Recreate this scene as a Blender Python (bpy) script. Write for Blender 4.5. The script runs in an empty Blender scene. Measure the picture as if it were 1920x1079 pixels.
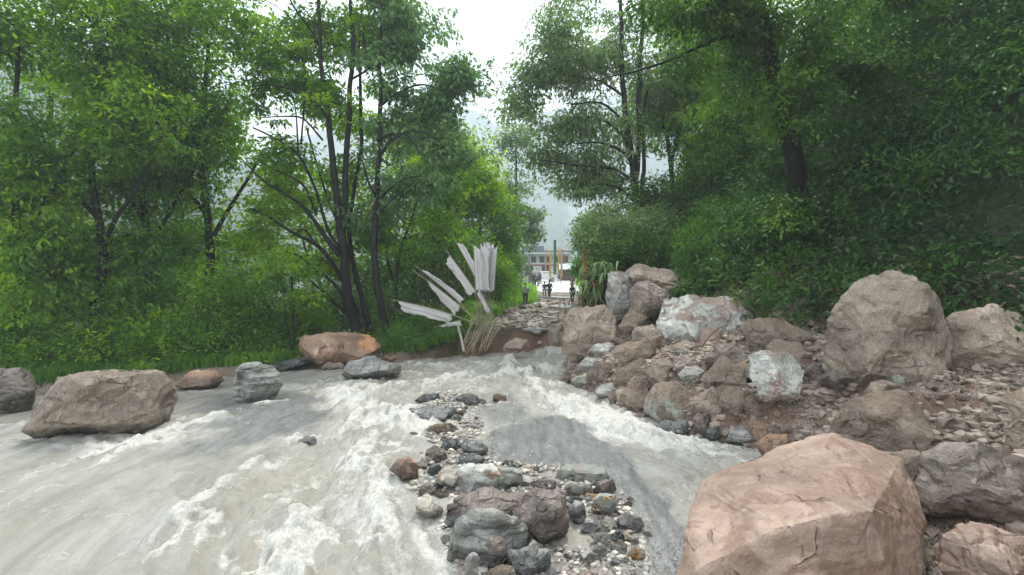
import bpy, bmesh, math, random
import numpy as np
from mathutils import Vector, Matrix

SC = bpy.context.scene
COL = SC.collection
R = math.radians
random.seed(7)

# ------------------------------------------------------------------ camera
F = 980.0                       # focal length in pixels of the 1920 px wide frame
HOR = 475.0                     # row of the horizon
CAMZ = 3.2
PITCH = math.atan((539.5 - HOR) / F)
cam = bpy.data.cameras.new('camera')
cam.lens = 36.0 * F / 1920.0
cam.sensor_width = 36.0
cam.clip_start = 0.05
cam.clip_end = 6000
camo = bpy.data.objects.new('camera', cam)
COL.objects.link(camo)
camo.location = (0, 0, CAMZ)
camo.rotation_euler = (R(90) - PITCH, 0, 0)
SC.camera = camo

# ------------------------------------------------------------------ light
SUN_EL, SUN_AZ = R(56), R(14)           # azimuth clockwise from +Y (ahead of the camera)
w = bpy.data.worlds.new('World')
SC.world = w
w.use_nodes = True
nt = w.node_tree
nt.nodes.clear()
out = nt.nodes.new('ShaderNodeOutputWorld')
bg = nt.nodes.new('ShaderNodeBackground')
sky = nt.nodes.new('ShaderNodeTexSky')
sky.sky_type = 'NISHITA'
sky.sun_disc = False
sky.sun_elevation = SUN_EL
sky.sun_rotation = SUN_AZ
sky.air_density = 1.0
sky.dust_density = 3.0
tc = nt.nodes.new('ShaderNodeTexCoord')
nz = nt.nodes.new('ShaderNodeTexNoise')
nz.inputs['Scale'].default_value = 2.2
nz.inputs['Detail'].default_value = 6
rp = nt.nodes.new('ShaderNodeMapRange')
rp.inputs[1].default_value = 0.25
rp.inputs[2].default_value = 0.6
rp.inputs[3].default_value = 0.75
rp.inputs[4].default_value = 1.0
mx = nt.nodes.new('ShaderNodeMix')
mx.data_type = 'RGBA'
mx.inputs[7].default_value = (14.5, 15.0, 15.6, 1)     # thin bright overcast in the same units as the sky
nt.links.new(tc.outputs['Generated'], nz.inputs['Vector'])
nt.links.new(nz.outputs[0], rp.inputs[0])
nt.links.new(rp.outputs[0], mx.inputs[0])
nt.links.new(sky.outputs[0], mx.inputs[6])
nt.links.new(mx.outputs[2], bg.inputs[0])
bg.inputs[1].default_value = 0.085
nt.links.new(bg.outputs[0], out.inputs[0])

sl = bpy.data.lights.new('sun', 'SUN')
sl.energy = 4.2
sl.angle = R(12)
sl.color = (1.0, 0.96, 0.88)
so = bpy.data.objects.new('sun', sl)
COL.objects.link(so)
sd = Vector((math.sin(SUN_AZ) * math.cos(SUN_EL), math.cos(SUN_AZ) * math.cos(SUN_EL), math.sin(SUN_EL)))
so.rotation_euler = sd.to_track_quat('Z', 'Y').to_euler()
so.location = (0, 0, 60)

SC.view_settings.view_transform = 'Standard'
SC.view_settings.look = 'None'
SC.view_settings.gamma = 1.0
SC.view_settings.exposure = 0.68
SC.cycles.use_denoising = True
SC.cycles.max_bounces = 6
SC.cycles.diffuse_bounces = 3
SC.cycles.glossy_bounces = 2
SC.cycles.transmission_bounces = 3
SC.cycles.volume_bounces = 3
SC.cycles.transparent_max_bounces = 8
SC.cycles.sample_clamp_indirect = 6
SC.cycles.use_adaptive_sampling = True

# ------------------------------------------------------------------ numbers
def ray(px, py):
    x = (px - 960.0) / F
    y = (539.5 - py) / F
    c, s = math.cos(PITCH), math.sin(PITCH)
    return np.array([x, c + y * s, y * c - s])

def at(px, py, Y):
    """the world point on the sight line of a photo pixel at forward distance Y"""
    r = ray(px, py)
    return np.array([0, 0, CAMZ]) + r * (Y / r[1])

def hash3(ix, iy, iz, seed):
    h = (ix.astype(np.uint32) * np.uint32(374761393) + iy.astype(np.uint32) * np.uint32(668265263)
         + iz.astype(np.uint32) * np.uint32(2147483647) + np.uint32((seed * 974634777) & 0xffffffff))
    h = (h ^ (h >> np.uint32(13))) * np.uint32(1274126177)
    h = (h ^ (h >> np.uint32(16))) * np.uint32(2246822519)
    h ^= h >> np.uint32(15)
    return h.astype(np.float64) / 2147483647.5 - 1.0

def vn(p, seed=0):
    p = np.asarray(p, float)
    i = np.floor(p).astype(np.int64)
    f = p - i
    f = f * f * f * (f * (f * 6 - 15) + 10)
    x0, y0, z0 = i[:, 0], i[:, 1], i[:, 2]
    fx, fy, fz = f[:, 0], f[:, 1], f[:, 2]
    def L(a, b, t): return a + (b - a) * t
    c = [[[hash3(x0 + a, y0 + b, z0 + d, seed) for d in (0, 1)] for b in (0, 1)] for a in (0, 1)]
    x00 = L(c[0][0][0], c[1][0][0], fx); x01 = L(c[0][0][1], c[1][0][1], fx)
    x10 = L(c[0][1][0], c[1][1][0], fx); x11 = L(c[0][1][1], c[1][1][1], fx)
    return L(L(x00, x10, fy), L(x01, x11, fy), fz)

def fbm(p, seed=0, octv=4, gain=0.5, lac=2.03):
    p = np.asarray(p, float)
    a, s, n = 1.0, 0.0, 0.0
    for k in range(octv):
        s = s + a * vn(p, seed + k * 17)
        n += a
        a *= gain
        p = p * lac + 11.7
    return s / n * 1.5

def ss(a, b, x):
    t = np.clip((x - a) / (b - a), 0, 1)
    return t * t * (3 - 2 * t)

def polydist(X, Y, pts):
    """distance, arclength, signed side (+ on the right of travel) to a polyline"""
    best = np.full(X.shape, 1e9); arc = np.zeros(X.shape); side = np.zeros(X.shape)
    acc = 0.0
    for (ax, ay), (bx, by) in zip(pts[:-1], pts[1:]):
        dx, dy = bx - ax, by - ay
        L2 = dx * dx + dy * dy
        t = np.clip(((X - ax) * dx + (Y - ay) * dy) / L2, 0, 1)
        qx, qy = X - (ax + t * dx), Y - (ay + t * dy)
        d = np.hypot(qx, qy)
        m = d < best
        best = np.where(m, d, best)
        arc = np.where(m, acc + t * math.sqrt(L2), arc)
        side = np.where(m, np.sign(dy * qx - dx * qy), side)
        acc += math.sqrt(L2)
    return best, arc, side

def inpoly(X, Y, pts):
    ins = np.zeros(X.shape, bool)
    n = len(pts)
    for i in range(n):
        x1, y1 = pts[i]; x2, y2 = pts[(i + 1) % n]
        c = ((y1 > Y) != (y2 > Y)) & (X < (x2 - x1) * (Y - y1) / ((y2 - y1) if y2 != y1 else 1e-9) + x1)
        ins ^= c
    return ins

def sdpoly(X, Y, pts):
    d, _, _ = polydist(X, Y, list(pts) + [pts[0]])
    return np.where(inpoly(X, Y, pts), d, -d)        # positive inside

# ------------------------------------------------------------------ terrain functions
def water_z(X, Y):
    X = np.asarray(X, float); Y = np.asarray(Y, float)
    z = -1.05 * ss(6.5, 22.5, Y) - 0.10 * np.clip((Y - 22.5), 0, 4)
    z = z - 0.06 * np.clip(-X - 6, 0, 20)
    return z

def wpx(px, py):
    """pixel on the water surface -> world X, Y"""
    lo, hi = 1.0, 60.0
    for _ in range(50):
        m = (lo + hi) / 2
        p = at(px, py, m)
        if p[2] > float(water_z(p[0], p[1])): lo = m
        else: hi = m
    p = at(px, py, lo)
    return (float(p[0]), float(p[1]))

TOE = [(2.9, -6), (2.9, 3.0), (3.3, 6.0), (4.1, 7.9), (2.9, 9.3), (2.2, 11.3), (1.55, 14.8), (1.7, 19), (2.7, 23), (6.4, 41), (8.6, 73), (16, 130), (40, 400)]
LROAD = [(-4.4, 19.6), (-2.6, 21.6), (-0.9, 22.6), (-0.7, 31), (0.5, 37.5), (2.1, 41), (3.6, 73), (8, 130), (28, 400)]
LSHORE = [(-1.4, 21.4), (-4.2, 19.6), (-9, 17.6), (-14, 15.5), (-22, 12.5), (-40, 8)]
BAR = [wpx(*p) for p in ((800, 738), (905, 742), (905, 800), (925, 870), (1040, 868), (1140, 880), (1165, 905), (1200, 960), (1215, 1079), (1240, 1300), (800, 1300), (850, 1079), (835, 1000), (760, 925), (790, 880), (790, 800))]
FARLIP = 22.2

def ground_z(X, Y):
    X = np.asarray(X, float); Y = np.asarray(Y, float)
    P = np.stack([X.ravel(), Y.ravel(), np.zeros(X.size)], 1)
    def N(sc, seed, o=4): return fbm(P * sc, seed, o).reshape(X.shape)
    bed = water_z(X, Y) - 0.16 + 0.03 * N(1.2, 3)
    b = sdpoly(X, Y, BAR)
    bed = bed + 0.2 * ss(-0.5, 0.25, b) * (0.9 + 0.35 * N(1.4, 5))
    # far road beyond the washed-out edge
    far = -0.05 - 0.98 * ss(22, 50, Y) + 0.13 * N(0.8, 21, 5) * ss(66, 40, Y)
    lip = 21.9 + 0.5 * vn(np.stack([X.ravel() * 1.3, np.zeros(X.size), np.zeros(X.size)], 1), 9).reshape(X.shape) - 0.35 * np.clip(-X - 0.4, 0, 3)
    z = bed + (far - bed) * ss(-0.25, 0.55, Y - lip + 0.25 * N(1.5, 12))
    # left bank: grassy shoulder, then the slope falls to the valley
    dl, _, sdl = polydist(X, Y, LROAD)
    left = np.where(sdl < 0, dl, 0) * ss(20.5, 23.5, Y)
    shoulder = 0.35 * ss(0.2, 1.2, left) - 0.42 * np.clip(left - 2.5, 0, 40) + 0.12 * N(0.6, 31) * ss(0.3, 2, left)
    z = z + shoulder
    ds, _, sds = polydist(X, Y, LSHORE)
    off = np.where(sds > 0, ds, 0)
    shore = water_z(X, Y) + 0.34 + 0.14 * N(0.7, 33) - 0.27 * np.clip(off - 2.5, 0, 30)
    z = z + (shore - z) * ss(-0.1, 0.6, off) * ss(-2.2, -3.4, X)
    # right: mud and boulder debris, then the steep wooded slope
    dt, arc, sdt = polydist(X, Y, TOE)
    t = np.where(sdt > 0, dt, 0)
    nearm = ss(27, 20, Y) * ss(3.5, 8.5, Y)
    mound = np.minimum(t * 1.15, 0.72 + 0.22 * t) * (1 + 0.16 * N(0.45, 41)) + ss(0.1, 1.5, t) * (0.22 * N(1.1, 42, 5) + 0.09 * N(4.0, 43, 3))
    nearside = np.minimum(t * 0.45, 1.2 + 0.1 * t)
    farside = 0.15 * t
    debris = mound * nearm + nearside * ss(8.5, 3.5, Y) + farside * ss(20, 27, Y)
    hill_start = 3.8 - 2.6 * ss(21, 30, Y) + 1.5 * ss(60, 100, Y)
    hill_start = hill_start + 1.3 * ss(19, 8, Y)
    ht = np.clip(t - hill_start, 0, 400)
    hill = 1.15 * ht ** 1.02 * (1 + 0.12 * N(0.13, 51)) + ss(0, 3, ht) * 0.8 * N(0.35, 52)
    hill = hill * (1 - 0.93 * ss(50, 105, Y))
    hill = 60 * (1 - np.exp(-hill / 60))
    z = z + debris + hill
    return z

def gz(x, y):
    return float(ground_z(np.array([x]), np.array([y]))[0])

def gpx(px, py):
    """where the sight line of a pixel meets the ground or water"""
    Ys = np.concatenate([np.linspace(2, 30, 1100), np.linspace(30.05, 140, 900)])
    r = ray(px, py)
    X = r[0] / r[1] * Ys
    Z = CAMZ + r[2] / r[1] * Ys
    g = np.maximum(ground_z(X, Ys), np.where(Ys < 23, water_z(X, Ys), -99))
    k = np.argmax(Z <= g)
    if not (Z <= g).any(): k = len(Ys) - 1
    return float(X[k]), float(Ys[k]), float(g[k])

# ------------------------------------------------------------------ mesh helpers
def mesh_np(name, V, Q=None, T=None, mats=(), qm=None, tm=None, smooth=True, attrs=None, uv=None, sharp=None):
    V = np.asarray(V, np.float32)
    Q = np.zeros((0, 4), np.int32) if Q is None else np.asarray(Q, np.int32).reshape(-1, 4)
    T = np.zeros((0, 3), np.int32) if T is None else np.asarray(T, np.int32).reshape(-1, 3)
    me = bpy.data.meshes.new(name)
    me.vertices.add(len(V))
    me.vertices.foreach_set('co', V.ravel())
    nl = Q.size + T.size
    me.loops.add(nl)
    me.loops.foreach_set('vertex_index', np.concatenate([Q.ravel(), T.ravel()]))
    me.polygons.add(len(Q) + len(T))
    st = np.concatenate([np.arange(len(Q)) * 4, Q.size + np.arange(len(T)) * 3])
    me.polygons.foreach_set('loop_start', st.astype(np.int32))
    for m in mats: me.materials.append(m)
    if qm is not None or tm is not None:
        a = np.zeros(len(Q), np.int32) if qm is None else np.asarray(qm, np.int32)
        b = np.zeros(len(T), np.int32) if tm is None else np.asarray(tm, np.int32)
        me.polygons.foreach_set('material_index', np.concatenate([a, b]))
    me.update(calc_edges=True)
    me.polygons.foreach_set('use_smooth', np.full(len(Q) + len(T), bool(smooth)))
    for k, v in (attrs or {}).items():
        v = np.asarray(v, np.float32)
        if v.ndim == 1:
            at_ = me.attributes.new(k, 'FLOAT', 'POINT'); at_.data.foreach_set('value', v)
        elif v.shape[1] == 3:
            at_ = me.attributes.new(k, 'FLOAT_VECTOR', 'POINT'); at_.data.foreach_set('vector', v.ravel())
    if sharp is not None: me.set_sharp_from_angle(angle=R(sharp))
    me.validate()
    return me

class MB:
    def __init__(s):
        s.V = []; s.Q = []; s.T = []; s.n = 0; s.A = []
    def add(s, V, Q=None, T=None, a=0.5):
        V = np.asarray(V, float)
        s.V.append(V)
        if Q is not None and len(Q): s.Q.append(np.asarray(Q) + s.n)
        if T is not None and len(T): s.T.append(np.asarray(T) + s.n)
        s.A.append(np.full(len(V), float(a)) if np.isscalar(a) else np.asarray(a, float))
        s.n += len(V)
    def tube(s, path, rad, sides=6, cap=True, a=0.5):
        path = np.asarray(path, float); n = len(path)
        rad = np.full(n, float(rad)) if np.isscalar(rad) else np.asarray(rad, float)
        tan = np.gradient(path, axis=0)
        tan /= np.linalg.norm(tan, axis=1)[:, None] + 1e-9
        ref = np.array([0.31, 0.93, 0.19]) if abs(tan[0][1]) < 0.8 else np.array([1.0, 0.1, 0.05])
        u = np.cross(tan, ref); u /= np.linalg.norm(u, axis=1)[:, None] + 1e-9
        v = np.cross(tan, u)
        th = np.arange(sides) / sides * 2 * math.pi
        ring = (np.cos(th)[None, :, None] * u[:, None, :] + np.sin(th)[None, :, None] * v[:, None, :]) * rad[:, None, None]
        V = (path[:, None, :] + ring).reshape(-1, 3)
        i = np.arange(n - 1)[:, None] * sides; j = np.arange(sides)[None, :]; k = (j + 1) % sides
        Q = np.stack([i + j, i + k, i + sides + k, i + sides + j], -1).reshape(-1, 4)
        T = None
        if cap:
            V = np.vstack([V, path[0], path[-1]])
            c0, c1 = n * sides, n * sides + 1
            jj = np.arange(sides); kk = (jj + 1) % sides
            T = np.vstack([np.stack([np.full(sides, c0), kk, jj], 1), np.stack([np.full(sides, c1), (n - 1) * sides + jj, (n - 1) * sides + kk], 1)])
        s.add(V, Q, T, a)
    def box(s, c, size, rz=0, a=0.5, rot=None):
        sx, sy, sz = [q / 2 for q in size]
        V = np.array([[x, y, z] for x in (-sx, sx) for y in (-sy, sy) for z in (-sz, sz)])
        if rot is not None:
            V = V @ np.array(rot).T
        elif rz:
            c_, s_ = math.cos(rz), math.sin(rz)
            V = V @ np.array([[c_, s_, 0], [-s_, c_, 0], [0, 0, 1]])
        Q = [[0, 1, 3, 2], [4, 6, 7, 5], [0, 4, 5, 1], [2, 3, 7, 6], [0, 2, 6, 4], [1, 5, 7, 3]]
        s.add(V + np.array(c), Q, None, a)
    def mesh(s, name, mats, smooth=True, attr='tint', sharp=None, origin=None):
        V = np.vstack(s.V)
        if origin is not None: V = V - np.array(origin)
        return mesh_np(name, V, np.vstack(s.Q) if s.Q else None, np.vstack(s.T) if s.T else None, mats, smooth=smooth,
                       attrs={attr: np.concatenate(s.A)}, sharp=sharp)

def link(name, me, parent=None, loc=None):
    o = bpy.data.objects.new(name, me)
    COL.objects.link(o)
    if parent is not None: o.parent = parent
    if loc is not None: o.location = loc
    return o

def tag(o, label, cat, group=None, kind=None):
    o['label'] = label; o['category'] = cat
    if group: o['group'] = group
    if kind: o['kind'] = kind
    return o

def struct(o, label=None, kind='structure'):
    o['kind'] = kind
    if label: o['label'] = label
    return o

def empty(name, loc, label, cat, group=None):
    o = bpy.data.objects.new(name, None)
    COL.objects.link(o)
    o.location = loc
    o.empty_display_size = 0.2
    return tag(o, label, cat, group)

def catmull(pts, n=8):
    P = np.asarray(pts, float)
    P = np.vstack([2 * P[0] - P[1], P, 2 * P[-1] - P[-2]])
    res = []
    for i in range(1, len(P) - 2):
        for t in np.linspace(0, 1, n, endpoint=False):
            a, b, c, d = P[i - 1], P[i], P[i + 1], P[i + 2]
            res.append(0.5 * ((2 * b) + (-a + c) * t + (2 * a - 5 * b + 4 * c - d) * t * t + (-a + 3 * b - 3 * c + d) * t ** 3))
    res.append(P[-2])
    return np.array(res)

# ------------------------------------------------------------------ materials
class NT:
    def __init__(s, name):
        s.m = bpy.data.materials.new(name)
        s.m.use_nodes = True
        s.t = s.m.node_tree
        s.t.nodes.clear()
        s.out = s.t.nodes.new('ShaderNodeOutputMaterial')
    def n(s, typ, **kw):
        nd = s.t.nodes.new('ShaderNode' + typ)
        for k, v in kw.items():
            if k.startswith('i_'):
                key = k[2:].replace('_', ' ')
                nd.inputs[key].default_value = v
            else: setattr(nd, k, v)
        return nd
    def l(s, a, b): s.t.links.new(a, b)
    def noise(s, scale, detail=4, rough=0.55, vec=None, dist=0.0):
        nd = s.n('TexNoise')
        nd.inputs['Scale'].default_value = scale; nd.inputs['Detail'].default_value = detail
        nd.inputs['Roughness'].default_value = rough; nd.inputs['Distortion'].default_value = dist
        if vec is not None: s.l(vec, nd.inputs['Vector'])
        return nd.outputs[0]
    def ramp(s, fac, a, b, lo=0.0, hi=1.0):
        nd = s.n('MapRange'); nd.interpolation_type = 'SMOOTHSTEP'
        nd.inputs[1].default_value = a; nd.inputs[2].default_value = b
        nd.inputs[3].default_value = lo; nd.inputs[4].default_value = hi
        s.l(fac, nd.inputs[0]); return nd.outputs[0]
    def mix(s, fac, a, b):
        nd = s.n('Mix'); nd.data_type = 'RGBA'
        for v, k in ((a, 6), (b, 7)):
            if isinstance(v, tuple): nd.inputs[k].default_value = v if len(v) == 4 else v + (1,)
            else: s.l(v, nd.inputs[k])
        if isinstance(fac, (int, float)): nd.inputs[0].default_value = fac
        else: s.l(fac, nd.inputs[0])
        return nd.outputs[2]
    def math(s, op, a, b=0.0, c=None):
        nd = s.n('Math'); nd.operation = op
        for k, v in enumerate((a, b) if c is None else (a, b, c)):
            if isinstance(v, (int, float)): nd.inputs[k].default_value = v
            else: s.l(v, nd.inputs[k])
        return nd.outputs[0]
    def attr(s, name, which='Fac'):
        nd = s.n('Attribute'); nd.attribute_name = name
        return nd.outputs[which]
    def coord(s, which='Object'):
        return s.n('TexCoord').outputs[which]
    def mapping(s, vec, scale=(1, 1, 1), rot=(0, 0, 0), loc=(0, 0, 0)):
        nd = s.n('Mapping')
        nd.inputs['Scale'].default_value = scale; nd.inputs['Rotation'].default_value = rot; nd.inputs['Location'].default_value = loc
        s.l(vec, nd.inputs['Vector']); return nd.outputs[0]
    def bump(s, h, strength=0.5, dist=0.05, normal=None):
        nd = s.n('Bump'); nd.inputs['Strength'].default_value = strength; nd.inputs['Distance'].default_value = dist
        s.l(h, nd.inputs['Height'])
        if normal is not None: s.l(normal, nd.inputs['Normal'])
        return nd.outputs[0]
    def principled(s, color, rough=0.7, normal=None, spec=0.5, **kw):
        nd = s.n('BsdfPrincipled')
        if isinstance(color, tuple): nd.inputs['Base Color'].default_value = color if len(color) == 4 else color + (1,)
        else: s.l(color, nd.inputs['Base Color'])
        if isinstance(rough, (int, float)): nd.inputs['Roughness'].default_value = rough
        else: s.l(rough, nd.inputs['Roughness'])
        nd.inputs['Specular IOR Level'].default_value = spec
        if normal is not None: s.l(normal, nd.inputs['Normal'])
        for k, v in kw.items(): nd.inputs[k.replace('_', ' ')].default_value = v
        return nd.outputs[0]
    def done(s, sh, disp=None):
        s.l(sh, s.out.inputs['Surface']); return s.m

def plain(name, col, rough=0.7, var=0.25, scale=6.0, spec=0.4, bump=0.3):
    m = NT(name)
    c = m.coord()
    n = m.noise(scale, 5, 0.6, c)
    dark = tuple(v * (1 - var) for v in col); lite = tuple(min(1, v * (1 + var)) for v in col)
    return m.done(m.principled(m.mix(m.ramp(n, 0.3, 0.7), dark, lite), rough, m.bump(m.noise(scale * 6, 3, 0.6, c), bump, 0.01), spec))

def rock_mat(name, a, b, c2=None, scale=2.0, band=0.0, speck=0.3, rough=0.6, mud=0.0, patch=None, patch_th=0.55, bscale=9.0, seed=0.0, mudcol=(0.22, 0.165, 0.12), fine=1.0, bandrot=(0.2, 0.35, 0)):
    """weathered rock: two tones, optional strata, a pale patch colour and mud lying on upward faces"""
    m = NT(name)
    oi = m.n('ObjectInfo')
    geo = m.n('NewGeometry')
    co = m.n('VectorMath'); co.operation = 'ADD'
    m.l(m.coord(), co.inputs[0])
    sc = m.n('VectorMath'); sc.operation = 'SCALE'; sc.inputs['Scale'].default_value = 13.0
    cx = m.n('CombineXYZ'); m.l(oi.outputs['Random'], cx.inputs[0]); m.l(oi.outputs['Random'], cx.inputs[1]); cx.inputs[2].default_value = seed
    m.l(cx.outputs[0], sc.inputs[0]); m.l(sc.outputs[0], co.inputs[1])
    v = co.outputs[0]
    n1 = m.noise(scale, 7, 0.62, v, 0.4)
    col = m.mix(m.ramp(n1, 0.33, 0.67), a, b)
    n2 = m.noise(scale * 9, 4, 0.7, v)
    h = m.math('ADD', m.math('MULTIPLY', n1, 0.8), m.math('MULTIPLY', n2, 0.5))
    if band > 0:
        bv = m.mapping(v, (0.6, 0.6, bscale), bandrot)
        bn = m.noise(1.6, 6, 0.6, bv, 0.25)
        bandf = m.ramp(bn, 0.42, 0.62)
        col = m.mix(m.math('MULTIPLY', bandf, band), col, tuple(x * 0.42 for x in a))
        h = m.math('ADD', h, m.math('MULTIPLY', bn, 1.3 * band))
    if patch is not None:
        pn = m.noise(scale * 0.75, 5, 0.6, m.mapping(v, (1, 1, 1.4), loc=(5, 3, 1)), 0.5)
        col = m.mix(m.ramp(pn, patch_th - 0.04, patch_th + 0.04), col, patch)
    if c2 is not None:
        pn = m.noise(scale * 1.3, 6, 0.65, m.mapping(v, loc=(1, 8, 4)), 0.7)
        col = m.mix(m.ramp(pn, 0.56, 0.68), col, c2)
    if speck > 0:
        sp = m.noise(scale * 38, 2, 0.7, v)
        col = m.mix(m.math('MULTIPLY', m.ramp(sp, 0.5, 0.72), speck), col, tuple(min(1, x * 1.9 + 0.05) for x in b))
        col = m.mix(m.math('MULTIPLY', m.ramp(sp, 0.48, 0.3), speck), col, tuple(x * 0.35 for x in a))
    # cracks
    vo = m.n('TexVoronoi'); vo.feature = 'DISTANCE_TO_EDGE'; vo.inputs['Scale'].default_value = scale * 1.1
    m.l(m.mapping(v, (1, 1, 1.7)), vo.inputs['Vector'])
    wv = m.noise(scale * 3, 3, 0.6, v)
    cr = m.ramp(m.math('ADD', vo.outputs['Distance'], m.math('MULTIPLY', wv, 0.12)), 0.062, 0.085)
    crk = m.math('MULTIPLY', m.math('SUBTRACT', 1.0, cr), m.ramp(m.noise(scale * 1.6, 3, 0.6, v), 0.56, 0.66))
    h = m.math('SUBTRACT', h, m.math('MULTIPLY', crk, 0.6))
    col = m.mix(m.math('MULTIPLY', crk, 0.6), col, tuple(x * 0.3 for x in a))
    if mud > 0:
        sx = m.n('SeparateXYZ'); m.l(geo.outputs['Normal'], sx.inputs[0])
        mn = m.noise(scale * 2.2, 6, 0.7, v, 0.3)
        mf = m.ramp(m.math('ADD', m.math('MULTIPLY', sx.outputs[2], 0.55), m.math('ADD', mn, mud - 0.5)), 0.55, 0.75)
        col = m.mix(mf, col, m.mix(m.noise(scale * 12, 4, 0.7, v), tuple(x * 0.6 for x in mudcol), tuple(x * 1.5 for x in mudcol)))
        h = m.math('ADD', h, m.math('MULTIPLY', mf, m.math('MULTIPLY', m.noise(scale * 14, 4, 0.8, v), 0.8)))
    fv = m.n('TexVoronoi'); fv.inputs['Scale'].default_value = scale * 2.2; m.l(m.mapping(v, (1, 1, 1.5), (0.4, 0.7, 0.2)), fv.inputs['Vector'])
    h = m.math('ADD', h, m.math('MULTIPLY', fv.outputs['Distance'], 0.9))
    tin = m.ramp(oi.outputs['Random'], 0.0, 1.0, 0.82, 1.18)
    hs = m.n('HueSaturation'); m.l(tin, hs.inputs['Value']); m.l(col, hs.inputs['Color'])
    sp_ = m.n('SeparateXYZ'); m.l(geo.outputs['Position'], sp_.inputs[0])
    wl = m.ramp(sp_.outputs[1], 6.5, 22.5, 0.0, -1.05)
    dz = m.math('SUBTRACT', sp_.outputs[2], m.math('ADD', wl, m.math('MULTIPLY', n1, 0.22)))
    wetf = m.ramp(dz, 0.12, -0.02)
    hs2 = m.n('HueSaturation'); m.l(hs.outputs[0], hs2.inputs['Color']); m.l(m.ramp(dz, 0.12, -0.02, 1.0, 0.45), hs2.inputs['Value'])
    rr = m.math('SUBTRACT', m.ramp(n2, 0.3, 0.7, rough - 0.14, rough + 0.16), m.math('MULTIPLY', wetf, 0.22))
    nb = m.bump(h, 0.85, 0.045 * fine)
    return m.done(m.principled(hs2.outputs[0], rr, nb, 0.45))

RM = {
 'grey':   rock_mat('grey_rock', (0.22, 0.215, 0.20), (0.42, 0.41, 0.38), scale=3, band=0.5, speck=0.25, rough=0.55),
 'green':  rock_mat('grey_green_schist', (0.17, 0.175, 0.155), (0.37, 0.375, 0.335), scale=2.6, band=0.85, speck=0.25, rough=0.5, bscale=11),
 'slate':  rock_mat('blue_grey_slate', (0.16, 0.165, 0.16), (0.37, 0.375, 0.36), scale=3.2, band=0.75, speck=0.15, rough=0.38, bscale=8),
 'dark':   rock_mat('dark_wet_rock', (0.04, 0.04, 0.042), (0.15, 0.15, 0.15), scale=4, band=0.3, speck=0.2, rough=0.4),
 'brown':  rock_mat('dark_brown_rock', (0.085, 0.068, 0.058), (0.21, 0.17, 0.145), scale=3.0, speck=0.45, rough=0.5, c2=(0.26, 0.20, 0.165)),
 'purple': rock_mat('purple_brown_rock', (0.15, 0.12, 0.10), (0.28, 0.225, 0.19), scale=2.6, band=0.35, speck=0.45, rough=0.5),
 'rust':   rock_mat('rust_stained_rock', (0.11, 0.08, 0.065), (0.26, 0.17, 0.11), scale=3.4, patch=(0.33, 0.19, 0.11), patch_th=0.58, speck=0.3, rough=0.5),
 'pale':   rock_mat('pale_cream_rock', (0.42, 0.37, 0.29), (0.66, 0.60, 0.50), scale=3.4, patch=(0.33, 0.23, 0.14), patch_th=0.6, speck=0.2, rough=0.55),
 'white':  rock_mat('pale_green_white_rock', (0.37, 0.385, 0.345), (0.60, 0.61, 0.55), scale=2.6, patch=(0.24, 0.16, 0.115), patch_th=0.585, speck=0.2, band=0.3, rough=0.5),
 'pgreen': rock_mat('pale_green_rock', (0.28, 0.295, 0.25), (0.46, 0.475, 0.41), scale=3.2, band=0.3, patch=(0.3, 0.2, 0.15), patch_th=0.61, speck=0.2, rough=0.5),
 'yellow': rock_mat('yellow_stained_quartz', (0.55, 0.45, 0.28), (0.72, 0.64, 0.5), scale=7, patch=(0.62, 0.30, 0.05), patch_th=0.52, speck=0.1, rough=0.4),
 'pink':   rock_mat('pinkish_sandstone', (0.21, 0.14, 0.105), (0.35, 0.25, 0.195), scale=1.5, band=0.4, speck=0.12, rough=0.55, patch=(0.20, 0.125, 0.09), patch_th=0.57, bscale=5, bandrot=(0.9, 0.5, 0)),
 'orange': rock_mat('orange_brown_boulder', (0.16, 0.095, 0.065), (0.36, 0.23, 0.155), scale=0.9, patch=(0.52, 0.25, 0.10), patch_th=0.555, c2=(0.5, 0.40, 0.32), speck=0.3, rough=0.55, fine=1.6),
 'tan':    rock_mat('muddy_tan_boulder', (0.20, 0.16, 0.125), (0.38, 0.31, 0.245), scale=1.1, speck=0.35, rough=0.75, mud=0.18, fine=2, mudcol=(0.25, 0.19, 0.145)),
 'muddy':  rock_mat('mud_plastered_rock', (0.17, 0.135, 0.105), (0.34, 0.28, 0.23), scale=1.6, speck=0.35, rough=0.8, mud=0.38, fine=2),
 'mwhite': rock_mat('mud_smeared_white_boulder', (0.34, 0.35, 0.32), (0.68, 0.67, 0.61), scale=1.2, speck=0.3, rough=0.75, mud=0.30, patch=(0.27, 0.205, 0.16), patch_th=0.55, fine=2.2, mudcol=(0.26, 0.20, 0.16)),
 'mgreen': rock_mat('mud_capped_green_rock', (0.24, 0.25, 0.21), (0.42, 0.42, 0.36), scale=1.8, speck=0.3, rough=0.65, mud=0.42, fine=2),
}

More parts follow.
